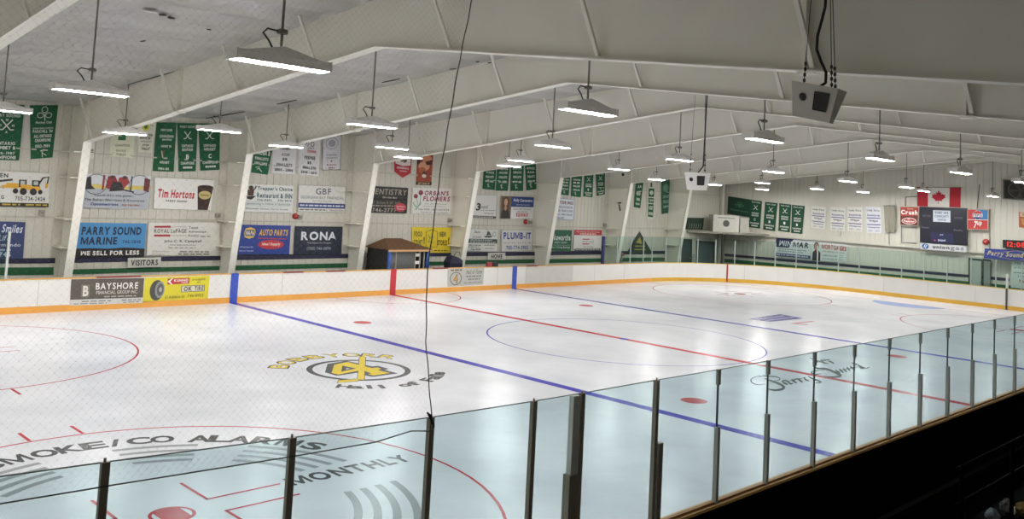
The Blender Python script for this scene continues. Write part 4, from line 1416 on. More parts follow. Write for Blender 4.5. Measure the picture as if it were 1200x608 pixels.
banner('championship_banner', [(183.5, 143.2), (207, 143.8), (203.8, 201.4), (178.8, 200.4)], G1, [T('PARRY SOUND', .25, .13, .8, .18, CR, 1), T('CANADIAN', .2, .25, .88, .31, CR, 1), T('BANTAM', .35, .33, .8, .37, CR, 1), T('MIDGET \'85', .3, .46, .8, .51, CR, 1), ST([(.3, .6), (.5, .58), (.42, .66), (.45, .72)], .03, '#a8453f', 'club_mark', .5), ST([(.35, .58), (.42, .72)], .03, CR, 'club_mark', .5), T('MIDGET', .3, .79, .75, .84, CR, 1), T('1984-85', .25, .92, .75, .97, CR, 1)],
       'green banner of plain list lettering, leftmost of the joined trio', group=GRP)
banner('championship_banner', [(207.5, 144), (232, 144.5), (229.5, 200.6), (209.5, 201)], G1, sticks_banner('ONTARIO', 'BANTAM', 'B', 'CHAMPIONS'), 'green crossed sticks banner, middle of the joined trio', group=GRP)
banner('championship_banner', [(232.5, 144.5), (258, 145), (257.5, 199), (235, 200)], G1, sticks_banner('ONTARIO', 'MIDGET', 'C', 'CHAMPIONS'), 'green crossed sticks banner, rightmost of the joined trio under a lamp', group=GRP)
banner('championship_banner', [(298.5, 172), (319.5, 175), (314, 204.8), (294.5, 202)], G2, [T('NOBA B', .2, .1, .9, .28, CR, 1), T('FINALISTS', .1, .36, .86, .48, CR, 1), T('2001-2002', .1, .55, .84, .66, CR, 1), ST([(.2, .78), (.45, .74), (.3, .86)], .04, CR, 'club_mark', .7), ST([(.4, .8), (.6, .92)], .04, CR, 'club_mark', .7)],
       'small tilted green banner tucked behind the second steel knee', group=GRP)
WG = 'white finalist banners'
banner('finalist_banner', [(321, 167), (348, 168.5), (345.6, 204.5), (318.5, 202.6)], '#dfdfdf', [T('MIDGET', .25, .13, .75, .22, '#3a3a40', 1), T('ATOM', .36, .33, .7, .42, '#3a3a40', 1), T('BB', .42, .48, .62, .57, '#3a3a40', 1), T('FINALISTS', .18, .66, .84, .76, '#3a3a40', 1), T('2005 - 2006', .1, .83, .9, .92, '#3a3a40', 1)], 'white banner with black lettering beside the tilted green banner', group=WG)
banner('finalist_banner', [(351.5, 161), (375.5, 163.5), (373.5, 206.5), (349.5, 204)], '#dfdfdf', [ST([(.3, .18), (.4, .08), (.46, .14), (.38, .22)], .03, '#3a3a40', 'number_mark', .6), RING(.62, .15, .09, .07, .03, '#3a3a40', 'number_mark', asp=.6), T('years', .4, .24, .7, .3, '#3a3a40', 0, .2), T('OMHA', .38, .31, .82, .39, '#c23a3a', 1), T('PEEWEE', .26, .48, .78, .57, '#3a3a40', 1), T('BB', .42, .62, .6, .70, '#3a3a40', 1), T('FINALISTS', .2, .76, .82, .84, '#3a3a40', 1), T('2010 - 2011', .12, .89, .9, .96, '#3a3a40', 1)], 'white banner with a red word near its top', group=WG)
banner('finalist_banner', [(378.5, 159.5), (400.2, 158.8), (398.5, 199), (377, 199.5)], '#d6d6da', [RING(.5, .22, .34, .17, .02, '#6d6d78', 'round_crest', asp=.55), EL(.5, .22, .2, .1, '#a5a5ae', 'round_crest'), T('5 Division', .22, .53, .8, .58, '#55555f'), T('Champions', .2, .62, .8, .67, '#55555f'), EL(.5, .74, .04, .025, '#b04a50', 'red_dot'), T('Rotary', .26, .82, .76, .88, '#b04a50', 1), T('1981', .36, .91, .68, .96, '#b04a50', 1), RB(0, 0, .02, 1, '#4a4a52', 'border'), RB(.98, 0, 1, 1, '#4a4a52', 'border'), RB(0, 0, 1, .012, '#4a4a52', 'border'), RB(0, .988, 1, 1, '#4a4a52', 'border')],
       'white banner with a round crest and dark border', group=WG, rod='#4a4a48')
banner('shield_banner', [(462, 181), (482.5, 184.5), (481.5, 203), (462.2, 201.5)], '#b0353f', [], 'red and white shield banner behind the third column', cat='banner')
sb = bpy.data.objects['shield_banner']
c4 = [pt(u, v, 1, 15.18) for u, v in ((462.4, 201), (481.4, 202.8), (471.8, 208.3))]
MB().prism(c4, (0, 0.012, 0)).build('pointed_hem', mat('#b0353f', 0.8), sb)
fn = quad_fn([pt(u, v, 1, 15.18) for u, v in ((462, 181), (482.5, 184.5), (481.5, 203), (462.2, 201.5))], (0, -1, 0))
art([PG([(.06, .02), (.94, .06), (.94, .52), (.5, .6), (.06, .5)], '#d8cfca', 'white_field'), PG([(.3, .1), (.55, .12), (.62, .28), (.42, .36), (.26, .28)], '#3a3230', 'crest_figure'), PG([(.5, .16), (.74, .12), (.7, .34), (.54, .4)], '#4a403c', 'crest_figure'), T('GENERALS', .14, .66, .84, .78, '#e4d0cc', 1), T('OSHAWA', .3, .86, .74, .95, '#e4d0cc')], fn, sb, 0.012, 0.001)
banner('picture_banner', [(489.5, 178), (508, 180), (505.5, 217), (487.5, 216.5)], '#9a4a36', [EL(.62, .2, .3, .13, '#c98a68', 'face_patch'), EL(.45, .42, .36, .14, '#cf9a7a', 'face_patch'), PG([(.0, .0), (.3, .05), (.2, .3), (0, .4)], '#3a2420', 'dark_patch'), PG([(.5, .28), (.95, .2), (.9, .36), (.6, .38)], '#4a2a22', 'dark_patch'), EL(.35, .55, .22, .1, '#b5653f', 'red_patch'), PG([(.36, .62), (.5, .56), (.62, .64), (.58, .8), (.4, .8)], '#4a3a34', 'crest_figure'), EL(.48, .72, .14, .06, '#d6c9b8', 'crest_band'), RB(0, .9, 1, 1, '#3a2622', 'lower_strip'), T('GET FIRED UP', .12, .92, .88, .98, '#c9b08a', 1)],
       'tall brown and orange picture banner near the hanging net cord', cat='banner')
for k, (px, a, b_, y_) in enumerate([
        ([(567.5, 192), (582, 192), (580, 222.8), (565.5, 221.3)], 'NOHA', 'TYKE B', '1999-2000'), ([(583, 191.5), (598, 191.5), (595.2, 223.6), (581, 223.4)], 'PEEWEE', 'HOUSE', '97-2000'),
        ([(599, 190.5), (614, 191), (613, 223.8), (598, 223.6)], 'BANTAM', 'GIRLS B', '1997-98'), ([(615, 190.6), (628, 191.2), (628.9, 221.6), (617, 223.2)], 'NOVICE', 'AAA', '1998-99')]):
    banner('championship_banner', px, G1, list_banner(a, b_, y_), f'green finalist banner, {ORD[k]} from the left in the row above the long-haired portrait sign', group=GRP)
for k, (px, it) in enumerate([
        ([(659, 206), (668.2, 206.5), (666.8, 229), (656, 227.8)], list_banner('ATOM', 'BB', '2002-03')), ([(670.2, 205.5), (682.2, 206), (680.6, 231.2), (669, 229.6)], list_banner('PEEWEE', 'BB', '2003-04')),
        ([(684.8, 203), (695.5, 203), (694.4, 231.2), (683.5, 230)], sticks_banner('ONTARIO', 'PEEWEE', 'B', 'CHAMPIONS')), ([(698, 202), (709, 202), (708.8, 227.8), (699.3, 229.6)], sticks_banner('ONTARIO', 'ATOM', 'C', 'CHAMPIONS'))]):
    banner('championship_banner', px, G1, it, f'green banner, {ORD[k]} from the left in the row above the green credit sign', group=GRP)
banner('championship_banner', [(745, 215), (754, 214), (750.5, 244), (743, 242.6)], G1, [T('AA', .3, .08, .8, .2, CR, 1), T('MIDGET', .2, .32, .8, .5, CR, 1), T('FINAL', .25, .6, .8, .72, CR, 1), T('93-94', .2, .8, .75, .9, CR, 1)], 'narrow tilted green banner, leftmost of three above the triangular sign', wall=(1, 15.2), group=GRP)
banner('championship_banner', [(759.2, 212), (768.5, 212), (766.2, 257), (758, 255.8)], '#d4d6c6', [RB(.14, .2, .86, .42, G1, 'green_panel'), RB(.14, .45, .86, .58, G1, 'green_panel'), RB(.14, .61, .86, .95, G1, 'green_panel'), EL(.5, .31, .24, .06, '#c9d2c4', 'panel_mark'), T('1', .35, .05, .55, .16, '#4a4a3c', 1), T('CHAMP', .24, .48, .78, .55, CR, 1), T('MIDGET', .24, .66, .78, .76, CR, 1), T('1990', .24, .82, .78, .91, CR, 1)], 'narrow cream banner with green panels, middle of three above the triangular sign', wall=(1, 15.2), group=GRP)
banner('championship_banner', [(775, 210.5), (785, 210), (787.2, 248.6), (775.6, 251)], '#33614a', [EL(.5, .25, .34, .12, '#6f9a80', 'club_mark'), T('ONTARIO', .15, .46, .85, .55, '#9fbda9', 1), T('FINALISTS', .15, .6, .85, .7, '#9fbda9', 1), T('1988-1989', .15, .76, .85, .84, '#9fbda9', 1)], 'faded green banner, rightmost of three above the triangular sign', wall=(1, 15.2), group=GRP)

# ------------------------------------------------------------- end wall
E_ = (0, ENDX)
banner('shamrock_flag', [(853.3, 229.8), (881, 234), (880, 254.9), (852.2, 250.5)], '#1d4030', shamrock(.5, .4, .13, '#4f8a66', .9) + [T('Shamrocks', .12, .66, .88, .76, '#5a8a6c', 0, .2)], 'wide dark green flag with a faint shamrock in the far corner', wall=(0, 30.16), group=GRP)
for k, (px, num) in enumerate([([(879.4, 233.9), (893, 235.6), (890.6, 267.8), (877, 266)], 'C'), ([(896.6, 236.4), (911.3, 238), (908.1, 270.8), (894, 268.7)], 'B'), ([(913.3, 238), (927.3, 239.6), (925.6, 272.3), (912.1, 270.4)], 'I'), ([(928, 239.8), (943.1, 241.4), (940, 274), (927, 272.9)], 'B')]):
    banner('championship_banner', px, '#1b4a34', sticks_banner('ONTARIO', 'BANTAM', num, 'CHAMPIONS'), f'dark green stick banner, {ORD[k]} from the left on the end wall', wall=(0, 30.155), group=GRP)
for k, px in enumerate([[(951.2, 241.3), (967.7, 242.7), (966.3, 268.7), (951, 266.6)], [(973.3, 242.3), (990.4, 243.7), (989.8, 270.8), (973.3, 269.4)], [(993.3, 242.3), (1010.5, 242.7), (1010.4, 271.7), (993.6, 270.1)], [(1014.2, 241.7), (1031.9, 242.7), (1032.9, 273), (1016, 272.6)]]):
    it = [T('Lady Xtra', .08, .10, .92, .2, '#55555f', 1), T('Snowbirds', .08, .28, .92, .37, '#4f4f86', 1), RB(.04, .42, .96, .455, '#44447e', 'rule'), T('Midget', .2, .5, .8, .6, '#44446a', 1), RB(.04, .67, .96, .705, '#44447e', 'rule'), T('Champions', .1, .75, .9, .84, '#4f4f86', 1), T('2001 - 2002', .1, .88, .9, .96, '#8a8a94', 0)]
    banner('league_banner', px, ['#dcdad2', '#dcdad4', '#dedcd6', '#d9dae0'][k], it, f'white banner with thin blue rules, {ORD[k]} from the left on the end wall', wall=(0, 30.16), group='white league banners')
banner('rolled_net', [(1035.6, 241.3), (1048.4, 241.3), (1048.8, 271.6), (1037, 271.6)], '#8d8a7c', [], 'narrow grey drape hanging left of the drinks panel', wall=(0, 30.0), cat='drape', amp=0.08, waves=3.5, rod='#6a675c')
sign('advert_sign', [(909.7, 278.8), (951, 281.6), (949.6, 304.2), (907.6, 300.2)], '#c9cfd2', [PG([(0, 0), (.5, 0), (.38, .48), (0, .48)], '#2a2c50', 'blue_field'), T('WIN', .1, .12, .46, .4, '#dfe3ea', 0, .12), T('MAR', .49, .14, .93, .42, '#23242c', 1, .12), LN(.1, .55, .9, .59, '#7c8286'), LN(.1, .66, .8, .7, '#7c8286'), RB(0, .8, 1, .97, '#3a4366', 'blue_strip'), LN(.05, .85, .95, .91, '#b9c0d2', 'strip_print')],
     'white sign with a navy block and slanted capitals, behind the end glass', 'sign', wall=E_)
sign('advert_sign', [(951.3, 282), (993, 286.8), (991.5, 307.8), (950.9, 305)], '#cdd2d0', [
    PG([(.02, 1), (.03, .58), (.1, .46), (.2, .46), (.26, .58), (.26, 1)], '#2c2b30', 'portrait_jacket'), EL(.14, .26, .07, .22, '#3a2f2a', 'portrait_hair'), EL(.14, .29, .055, .17, '#a98470', 'portrait_face'), PG([(.12, .46), (.17, .46), (.15, .64)], '#8a3a3a', 'portrait_tie'),
    T('MORTGAGES', .29, .1, .98, .36, '#b8343a', 1), T('FOR THE WAY YOU LIVE', .32, .44, .94, .52, '#9a5a58', 0), T('1-888-976-1381', .32, .64, .74, .74, '#5f686a', 0), RING(.84, .68, .07, .07, .012, '#6a8a80', asp=1.5), LN(.32, .84, .9, .88, '#8b9290')],
     'white sign with a dark-suited portrait and red capitals, behind the end glass', 'sign', wall=E_)
# flag
fp = [(1075, 219.4), (1126.2, 219.9), (1125.4, 243), (1075, 241.6)]
leaf = [(0, -1), (.17, -.62), (.38, -.72), (.28, -.18), (.55, -.48), (.62, -.33), (.92, -.38), (.82, -.08), (.95, .02), (.45, .4), (.52, .58), (.04, .5), (.05, .95)]
lf = [(.5 + x * .17, .5 + y * .36) for x, y in leaf] + [(.5 - x * .17, .5 + y * .36) for x, y in leaf[::-1][:-1]]
vsl = [(.5, .45)] + lf
fsl = [(0, i, i % (len(lf)) + 1) for i in range(1, len(lf) + 1)]
banner('national_flag', fp, '#dcd8d2', [RB(0, 0, .25, 1, '#b02832', 'red_bar'), RB(.75, 0, 1, 1, '#b02832', 'red_bar'), ('maple_leaf', '#b8283a', vsl, fsl)], 'red and white maple leaf flag above the scoreboard', wall=(0, 30.16), cat='flag', amp=0.02, rod='#6a675c')

# scoreboard
sbpx = [(1078, 242.3), (1132.9, 244), (1132.9, 287.6), (1078, 283.8)]
c = [pt(u, v, 0, 29.95) for u, v in sbpx]
sc = MB().hexa([c[3] + Vector((.18, 0, 0)), c[2] + Vector((.18, 0, 0)), c[1] + Vector((.18, 0, 0)), c[0] + Vector((.18, 0, 0)), c[3], c[2], c[1], c[0]]).build('scoreboard', mat('#1a1a2a', 0.45), origin=(30.05, (c[0].y + c[1].y) / 2, c[2].z))
tag(sc, 'large black scoreboard with a white name plate under the flag', 'scoreboard')
fn = quad_fn(c, (-1, 0, 0))
art([RB(.29, .08, .66, .40, '#c3c9d2', 'name_plate'), T('BOBBY ORR', .33, .11, .62, .18, '#55607a', 1, part='plate_lettering'), T('COMMUNITY', .32, .21, .63, .28, '#55607a', 1, part='plate_lettering'), T('CENTRE', .38, .31, .57, .37, '#55607a', 1, part='plate_lettering'),
     T('VISITOR', .05, .22, .24, .28, '#5a5a66', 0), T('HOME', .74, .24, .92, .30, '#5a5a66', 0), T('Penalty', .05, .55, .2, .61, '#77777f', 0), T('Penalty', .74, .58, .92, .64, '#77777f', 0), RB(.24, .70, .72, .98, '#20234a', 'lower_panel'), T('pro', .44, .74, .51, .78, '#c3c9e2', 1, .2, 'panel_lettering'), T('pepsi', .40, .87, .56, .95, '#c3c9e2', 1, part='panel_lettering'), EL(.33, .92, .02, .025, '#b84a5a', 'panel_mark')], fn, sc, 0.004, 0.002)
sign('gas_sign', [(1078, 284.3), (1133, 288.2), (1132.8, 295.8), (1078, 291.9)], '#cfd0d2', [EL(.12, .5, .075, .42, '#2c5a94', 'round_mark'), ST([(.09, .7), (.11, .3), (.13, .2)], .016, '#dfe3ea', 'flame', 5), ST([(.12, .8), (.14, .4), (.16, .3)], .016, '#dfe3ea', 'flame', 5), T('union', .28, .2, .64, .74, '#3a3b42', 1), T('gas', .66, .28, .94, .92, '#7b7d84', 0)],
     'white sign with a round blue mark along the foot of the scoreboard', 'sign', wall=(0, 29.9), frame=('#8f9094', .006))


def lightbox(name, px, base, items, label):
    c = [pt(u, v, 0, 29.93) for u, v in px]
    o = MB().hexa([q + Vector((.2, 0, 0)) for q in (c[3], c[2], c[1], c[0])] + [c[3], c[2], c[1], c[0]]).build(name, mat('#b5a896', 0.5), origin=(30.03, (c[0].y + c[1].y) / 2, c[2].z))
    tag(o, label, 'sign')
    art([RB(.03, .03, .97, .97, base, 'face')] + items, quad_fn(c, (-1, 0, 0)), o, 0.004, 0.002)


lightbox('drink_sign', [(1054.4, 241.7), (1077.3, 242.4), (1075.9, 264.8), (1054.7, 263.7)], '#a5372f', [
    PG([(.03, .52), (.97, .48), (.97, .97), (.03, .97)], '#5f2420', 'lower_half'), T('ORANGE', .4, .1, .7, .15, '#f0d9a8', 0), T('Crush', .07, .18, .93, .42, '#efe8e0', 1), EL(.5, .76, .4, .17, '#efe8e0', 'oval'), EL(.5, .76, .37, .14, '#a02f34', 'oval_inner'), T('Dr', .42, .64, .58, .70, '#efe8e0', 1, .2, 'oval_lettering'), T('Pepper', .2, .71, .8, .86, '#efe8e0', 1, .2, 'oval_lettering')],
    'red and brown drinks panel with white oval, left of the scoreboard')
lightbox('drink_sign', [(1133.4, 244.8), (1158.2, 245.4), (1158.1, 269.5), (1133.4, 268.9)], '#b83a3a', [
    RB(.50, .03, .97, .49, '#3a78b0', 'blue_field'), RB(.03, .5, .97, .53, '#d9cfc6', 'divider'), EL(.5, .29, .24, .23, '#e6e3de', 'round_mark'), PG([(.28, .22), (.34, .12), (.5, .07), (.66, .12), (.72, .22)], '#b83a3a', 'round_mark_top'), PG([(.28, .38), (.34, .46), (.5, .5), (.66, .46), (.72, .38)], '#2a3a7a', 'round_mark_foot'), T('PEPSI', .29, .23, .71, .36, '#26306a', 1), T('7', .32, .58, .5, .92, '#efe8e0', 1, .2, part='seven_lettering'), T('up', .48, .6, .7, .84, '#efe8e0', 1, .1, part='seven_lettering')],
    'red and blue drinks panel with a round mark, right of the scoreboard')
# clock
c = [pt(u, v, 0, 29.9) for u, v in ((1175, 280.8), (1212, 282.5), (1212, 293), (1175, 290.2))]
ck = tag(MB().hexa([q + Vector((.2, 0, 0)) for q in (c[3], c[2], c[1], c[0])] + [c[3], c[2], c[1], c[0]]).build('digital_clock', mat('#1c1a19', 0.5), origin=(30.0, (c[0].y + c[1].y) / 2, c[2].z)), 'black digital clock with red digits above the blue town sign', 'clock')
cd_ = emit_mat('clock_digits', (0.9, 0.06, 0.05), 1.1)
tv, tf = fit_text('12:08', .14, .2, .72, .82, 1)
fn = quad_fn(c, (-1, 0, 0))
MB().add([fn(x, y, .005) for x, y in tv], tf).build('digits', cd_, ck)
sign('town_sign', [(1154, 291), (1232, 295.5), (1232, 309.5), (1152.8, 302.6)], '#2e3a86', [RING(.5, .5, .495, .47, .006, '#b9a860', 'border', n=4, asp=5), T('Parry Sound', .05, .2, .6, .78, '#c9bd7a', 0, .25), T('Sports', .66, .2, .95, .78, '#c9bd7a', 0, .25)],
     'long dark blue sign with gold script, below the digital clock', 'sign', wall=(0, 29.7))
sign('advert_sign', [(1185.5, 304.5), (1216, 307), (1216, 340), (1184.5, 337)], '#cdd4cf', [T('The Co-op', .1, .06, .9, .16, '#5a6a66', 0), T('of Parry Sound', .1, .22, .9, .32, '#5a6a66', 0), LN(.1, .42, .8, .46, '#7d8a86'), T('2 Mall Dr', .25, .52, .8, .6, '#7d8a86', 0), T('746-2100', .3, .68, .9, .8, '#a0483c', 1)],
     'pale sign with a red phone number at the right edge behind glass', 'sign', wall=(0, 29.9))
# wall fan / louvre
c = [pt(u, v, 0, 30.0) for u, v in ((1175.3, 210), (1214, 211.5), (1214, 236), (1175.3, 233))]
fan = tag(MB().hexa([q + Vector((.17, 0, 0)) for q in (c[3], c[2], c[1], c[0])] + [c[3], c[2], c[1], c[0]]).build('wall_fan', mat('#2f2e2a', 0.7), origin=(30.05, (c[0].y + c[1].y) / 2, c[2].z)), 'square dark ventilation fan high on the end wall', 'fan')
fn = quad_fn(c, (-1, 0, 0))
art([RING(.55, .5, .40, .46, .04, '#5b584f', 'fan_ring', asp=1.2), EL(.55, .5, .08, .1, '#3d3b36', 'fan_hub')] + [PG([(.55, .5), (.55 + .36 * math.cos(a), .5 + .4 * math.sin(a)), (.55 + .36 * math.cos(a + .5), .5 + .4 * math.sin(a + .5))], '#454239', 'fan_blade') for a in (0.2, 1.45, 2.7, 3.95, 5.2)] + [RB(0, 0, 1, .05, '#77746a', 'frame'), RB(0, .95, 1, 1, '#77746a', 'frame'), RB(0, 0, .05, 1, '#77746a', 'frame')], fn, fan, 0.01, 0.004)
banner('shield_banner', [(1194, 248), (1214, 250), (1214, 270), (1194, 266)], '#a8603c', [RB(0.06, .02, 1, .3, '#c9b79a', 'pale_field'), T('OHL', .2, .08, .8, .22, '#7a4430', 1), PG([(.1, .4), (.9, .42), (.7, .9), (.2, .8)], '#c08a58', 'crest_figure')], 'orange pennant at the right edge above the digital clock', wall=(0, 30.16))
# fire bells
def bell(u, v, wall, r, label, colr='#a8302c'):
    p = pt(u, v, *wall)
    ax = 'y' if wall[0] == 1 else 'x'
    o = MB().lathe(p, [(r, 0.05), (r, 0.0), (r * .92, -.04), (r * .55, -.075), (r * .12, -.085), (r * .05, -.1)], ax, 18).build('alarm_bell', mat(colr, 0.4), origin=p)
    tag(o, label, 'alarm bell')
    q = Vector(p)
    MB().lathe(q, [(r * .16, -.084), (r * .16, -.104), (0.01, -.11)], ax, 10).build('centre_cap', mat('#d2c8bc', 0.4), o)


bell(346.3, 253.3, (1, 15.185), 0.13, 'round red alarm bell between the two columns of blue signs')
bell(616.3, 259.8, (1, 15.185), 0.14, 'round red alarm bell below the long-haired portrait sign')
bell(1155.3, 283.4, (0, 30.1), 0.17, 'round red alarm bell right of the scoreboard')
for u, v, lb in ((351.5, 254.3, 'small grey junction box beside the red bell over the navy signs'), (49, 249, 'small grey junction box below the digger sign'), (255, 252.5, 'small grey junction box below the coffee cup sign'), (527, 257.5, 'small grey junction box below the florist sign'), (621.5, 260.5, 'small grey junction box beside the red bell under the portrait sign'), (708.5, 263.5, 'small grey junction box above the red-headed sign')):
    p = pt(u, v, 1, 15.18)
    o = MB().box((p.x - .09, 15.10, p.z - .09), (p.x + .09, 15.235, p.z + .09)).build('junction_box', mat('#a29e93', 0.5))
    tag(o, lb, 'electrical box', 'junction boxes on the far wall')
    MB().lathe((p.x, 15.1, p.z), [(.05, 0.0), (.05, -.02), (.02, -.03)], 'y', 10).build('cover', mat('#8d897f', 0.5), o)

# doors in the end wall and far corner
def door(n, px, wall, col, label=None):
    c = [pt(u, v, *wall) for u, v in px]
    nn = Vector((0, -1, 0)) if wall[0] == 1 else Vector((-1, 0, 0))
    z0 = 0.0
    c[2].z = c[3].z = z0
    o = struct(MB().hexa([c[3] - nn * .05, c[2] - nn * .05, c[1] - nn * .05, c[0] - nn * .05, c[3], c[2], c[1], c[0]]).build(f'door_{n}', mat(col, 0.5)))
    fn = quad_fn(c, nn)
    f = MB()
    for x0, y0, x1, y1 in ((-.06, -.03, 1.06, .02), (-.06, 0, .03, 1), (.97, 0, 1.06, 1)):
        q = [fn(x0, y1, 0.0), fn(x1, y1, 0), fn(x1, y0, 0), fn(x0, y0, 0)]
        f.hexa(q + [p + nn * .03 for p in q])
    f.build('door_frame', mat('#3c423f', 0.5), o)
    q = fn(.88, .52, 0.03)
    MB().lathe(q, [(0.03, -.03), (0.035, 0), (0.02, .03)], 'z', 8).build('door_handle', mat('#b0b0ac', 0.3, metal=0.8), o)


door(1, [(1136, 303.5), (1150.6, 305), (1150.6, 332), (1136, 332)], (0, 30.12), '#a9aea8')
door(2, [(1152.5, 304.5), (1161, 305.4), (1161, 333), (1152.5, 333)], (0, 30.12), '#8b918c')
door(3, [(796.5, 280.8), (810, 281.4), (810, 304), (796.5, 304)], (1, 15.17), '#3f4d4e')
door(4, [(817.5, 283), (836, 284.2), (836, 305), (817.5, 305)], (1, 15.17), '#4b5d62')
sign('notice', [(811.5, 297), (816, 297.2), (816, 304), (811.5, 303.8)], '#b9c2bd', [LN(.15, .2, .85, .3, '#7c8480'), LN(.15, .5, .85, .6, '#7c8480')], 'small pale notice between the two dark corner doors', 'sign', wall=(1, 15.15))

# corner platform with boxes
a = Vector((25.9, 15.19, 2.78))
b2 = Vector((30.14, 15.19, 2.78))
d2 = Vector((30.14, 11.6, 2.78))
pl = tag(MB().prism([a, b2, d2], (0, 0, 0.13)).build('corner_platform', mat('#a8a598', 0.6)), 'white wall-mounted platform in the far corner carrying boxes', 'platform')
MB().box((27.9, 13.75, 0), (28.02, 13.87, 2.78)).build('support_post', mat('#4b4a44', 0.5), pl)
MB().prism([a + Vector((0, 0, -.02)), a + Vector((.12, 0, -.02)), d2 + Vector((.12, .1, -.02)), d2 + Vector((0, 0, -.02))], (0, 0, 0.16)).build('edge_fascia', mat('#bdbaae', 0.5), pl)
banner('corner_flag', [(804.3, 254.9), (825.2, 255.3), (824.4, 269), (802.6, 268.5)], '#27392c', [ST([(.2 + .12 * i, .95), (.24 + .12 * i, .6), (.2 + .12 * i, .5)], .02, '#8f9a86', 'pale_marks', 1.4) for i in range(6)], 'low dark green cloth behind the corner platform', wall=(1, 15.1), group=GRP, amp=0.05, waves=4)
# white box with dark speaker front, set along the platform edge
eA, eD = Vector((25.9, 15.2, 0)), Vector((30.16, 11.6, 0))
eN = Vector((eD.y - eA.y, -(eD.x - eA.x), 0)).normalized()   # away from the rink corner
eN = eN if eN.dot(Vector((-1, -1, 0))) > 0 else -eN


def on_edge(u, v, back):
    d = ray(u, v)
    o = eA - eN * back
    return CAM + d * ((o - CAM).dot(eN) / d.dot(eN))


def edge_box(u0, u1, vt, name, col, label, depth, z0=2.915):
    p0, p1 = on_edge(u0, 270, .12), on_edge(u1, 270, .12)
    zt_ = on_edge((u0 + u1) / 2, vt, .12).z
    a_, b_ = Vector((p0.x, p0.y, z0)), Vector((p1.x, p1.y, z0))
    bk = -eN * depth
    h = Vector((0, 0, zt_ - z0))
    o = tag(MB().hexa([a_, b_, b_ + bk, a_ + bk, a_ + h, b_ + h, b_ + bk + h, a_ + bk + h]).build(name, mat(col, 0.6, noise=0.1)), label, 'box')
    return o, a_, b_, h


bx, a_, b_, h = edge_box(835.5, 866, 252.2, 'speaker_box', '#cbc8be', 'large white box with a dark round mark on the corner platform', .9)
mid = (a_ + b_) / 2 + h * .5
dr = (b_ - a_).normalized()
m = MB()
for r_, l_ in ((.22, .004), ):
    m.add([mid + dr * (r_ * math.cos(t * math.pi / 10)) + Vector((0, 0, r_ * math.sin(t * math.pi / 10))) + eN * .006 for t in range(20)] + [mid + dr * (.6 * r_ * math.cos(t * math.pi / 10)) + Vector((0, 0, .6 * r_ * math.sin(t * math.pi / 10))) + eN * .02 for t in range(20)],
          [(t, (t + 1) % 20, 20 + (t + 1) % 20, 20 + t) for t in range(20)] + [tuple(range(20, 40))])
m.build('round_mark', mat('#57534e', 0.6), bx)
q = [a_ + dr * .3 + h * .8, b_ - dr * .3 + h * .8, b_ - dr * .3 + h * .88, a_ + dr * .3 + h * .88]
MB().hexa(q + [v_ + eN * .01 for v_ in q]).build('top_slot', mat('#96938a', 0.6), bx)
bx2, a_, b_, h = edge_box(867, 877.5, 256.5, 'storage_box', '#b4b1a6', 'smaller pale box right of the large white box', .6)
MB().hexa([v_ + h + Vector((0, 0, .002)) for v_ in (a_ + eN * .03 - dr * .03, b_ + eN * .03 + dr * .03, b_ - eN * .6 + dr * .03, a_ - eN * .6 - dr * .03)] + [v_ + h + Vector((0, 0, .05)) for v_ in (a_ + eN * .03 - dr * .03, b_ + eN * .03 + dr * .03, b_ - eN * .6 + dr * .03, a_ - eN * .6 - dr * .03)]).build('lid', mat('#bfbcb2', 0.6), bx2)

# conduit frame round the scoreboard
cn = MB()
for pts in ([(1061, 241), (1061, 231), (1075, 230)], [(1056.5, 264), (1056.5, 284), (1074, 285)], [(1042, 240), (1042, 288), (1070, 290.5)], [(1160, 245), (1160, 296)], [(1148, 216), (1145, 244)]):
    cn.tube([pt(u, v, 0, 30.158) for u, v in pts], 0.02, 6)
tag(cn.build('conduit', mat('#5a564e', 0.5)), 'thin dark pipe runs on the end wall round the scoreboard', 'pipe')
# emergency lamp on end wall ledge
p = pt(983, 273.5, 0, 30.12)
em = tag(MB().box((p.x - .1, p.y - .14, p.z - .06), (p.x + .08, p.y + .14, p.z + .12)).build('emergency_light', mat('#cfccc0', 0.5)), 'small white twin-headed light under the white end banners', 'lamp')
for s in (-.1, .1):
    MB().lathe((p.x - .1, p.y + s, p.z + .16), [(.06, .05), (.075, -.03), (.06, -.04)], 'x', 10).build('lamp_head', mat('#d8d5cb', 0.4), em)

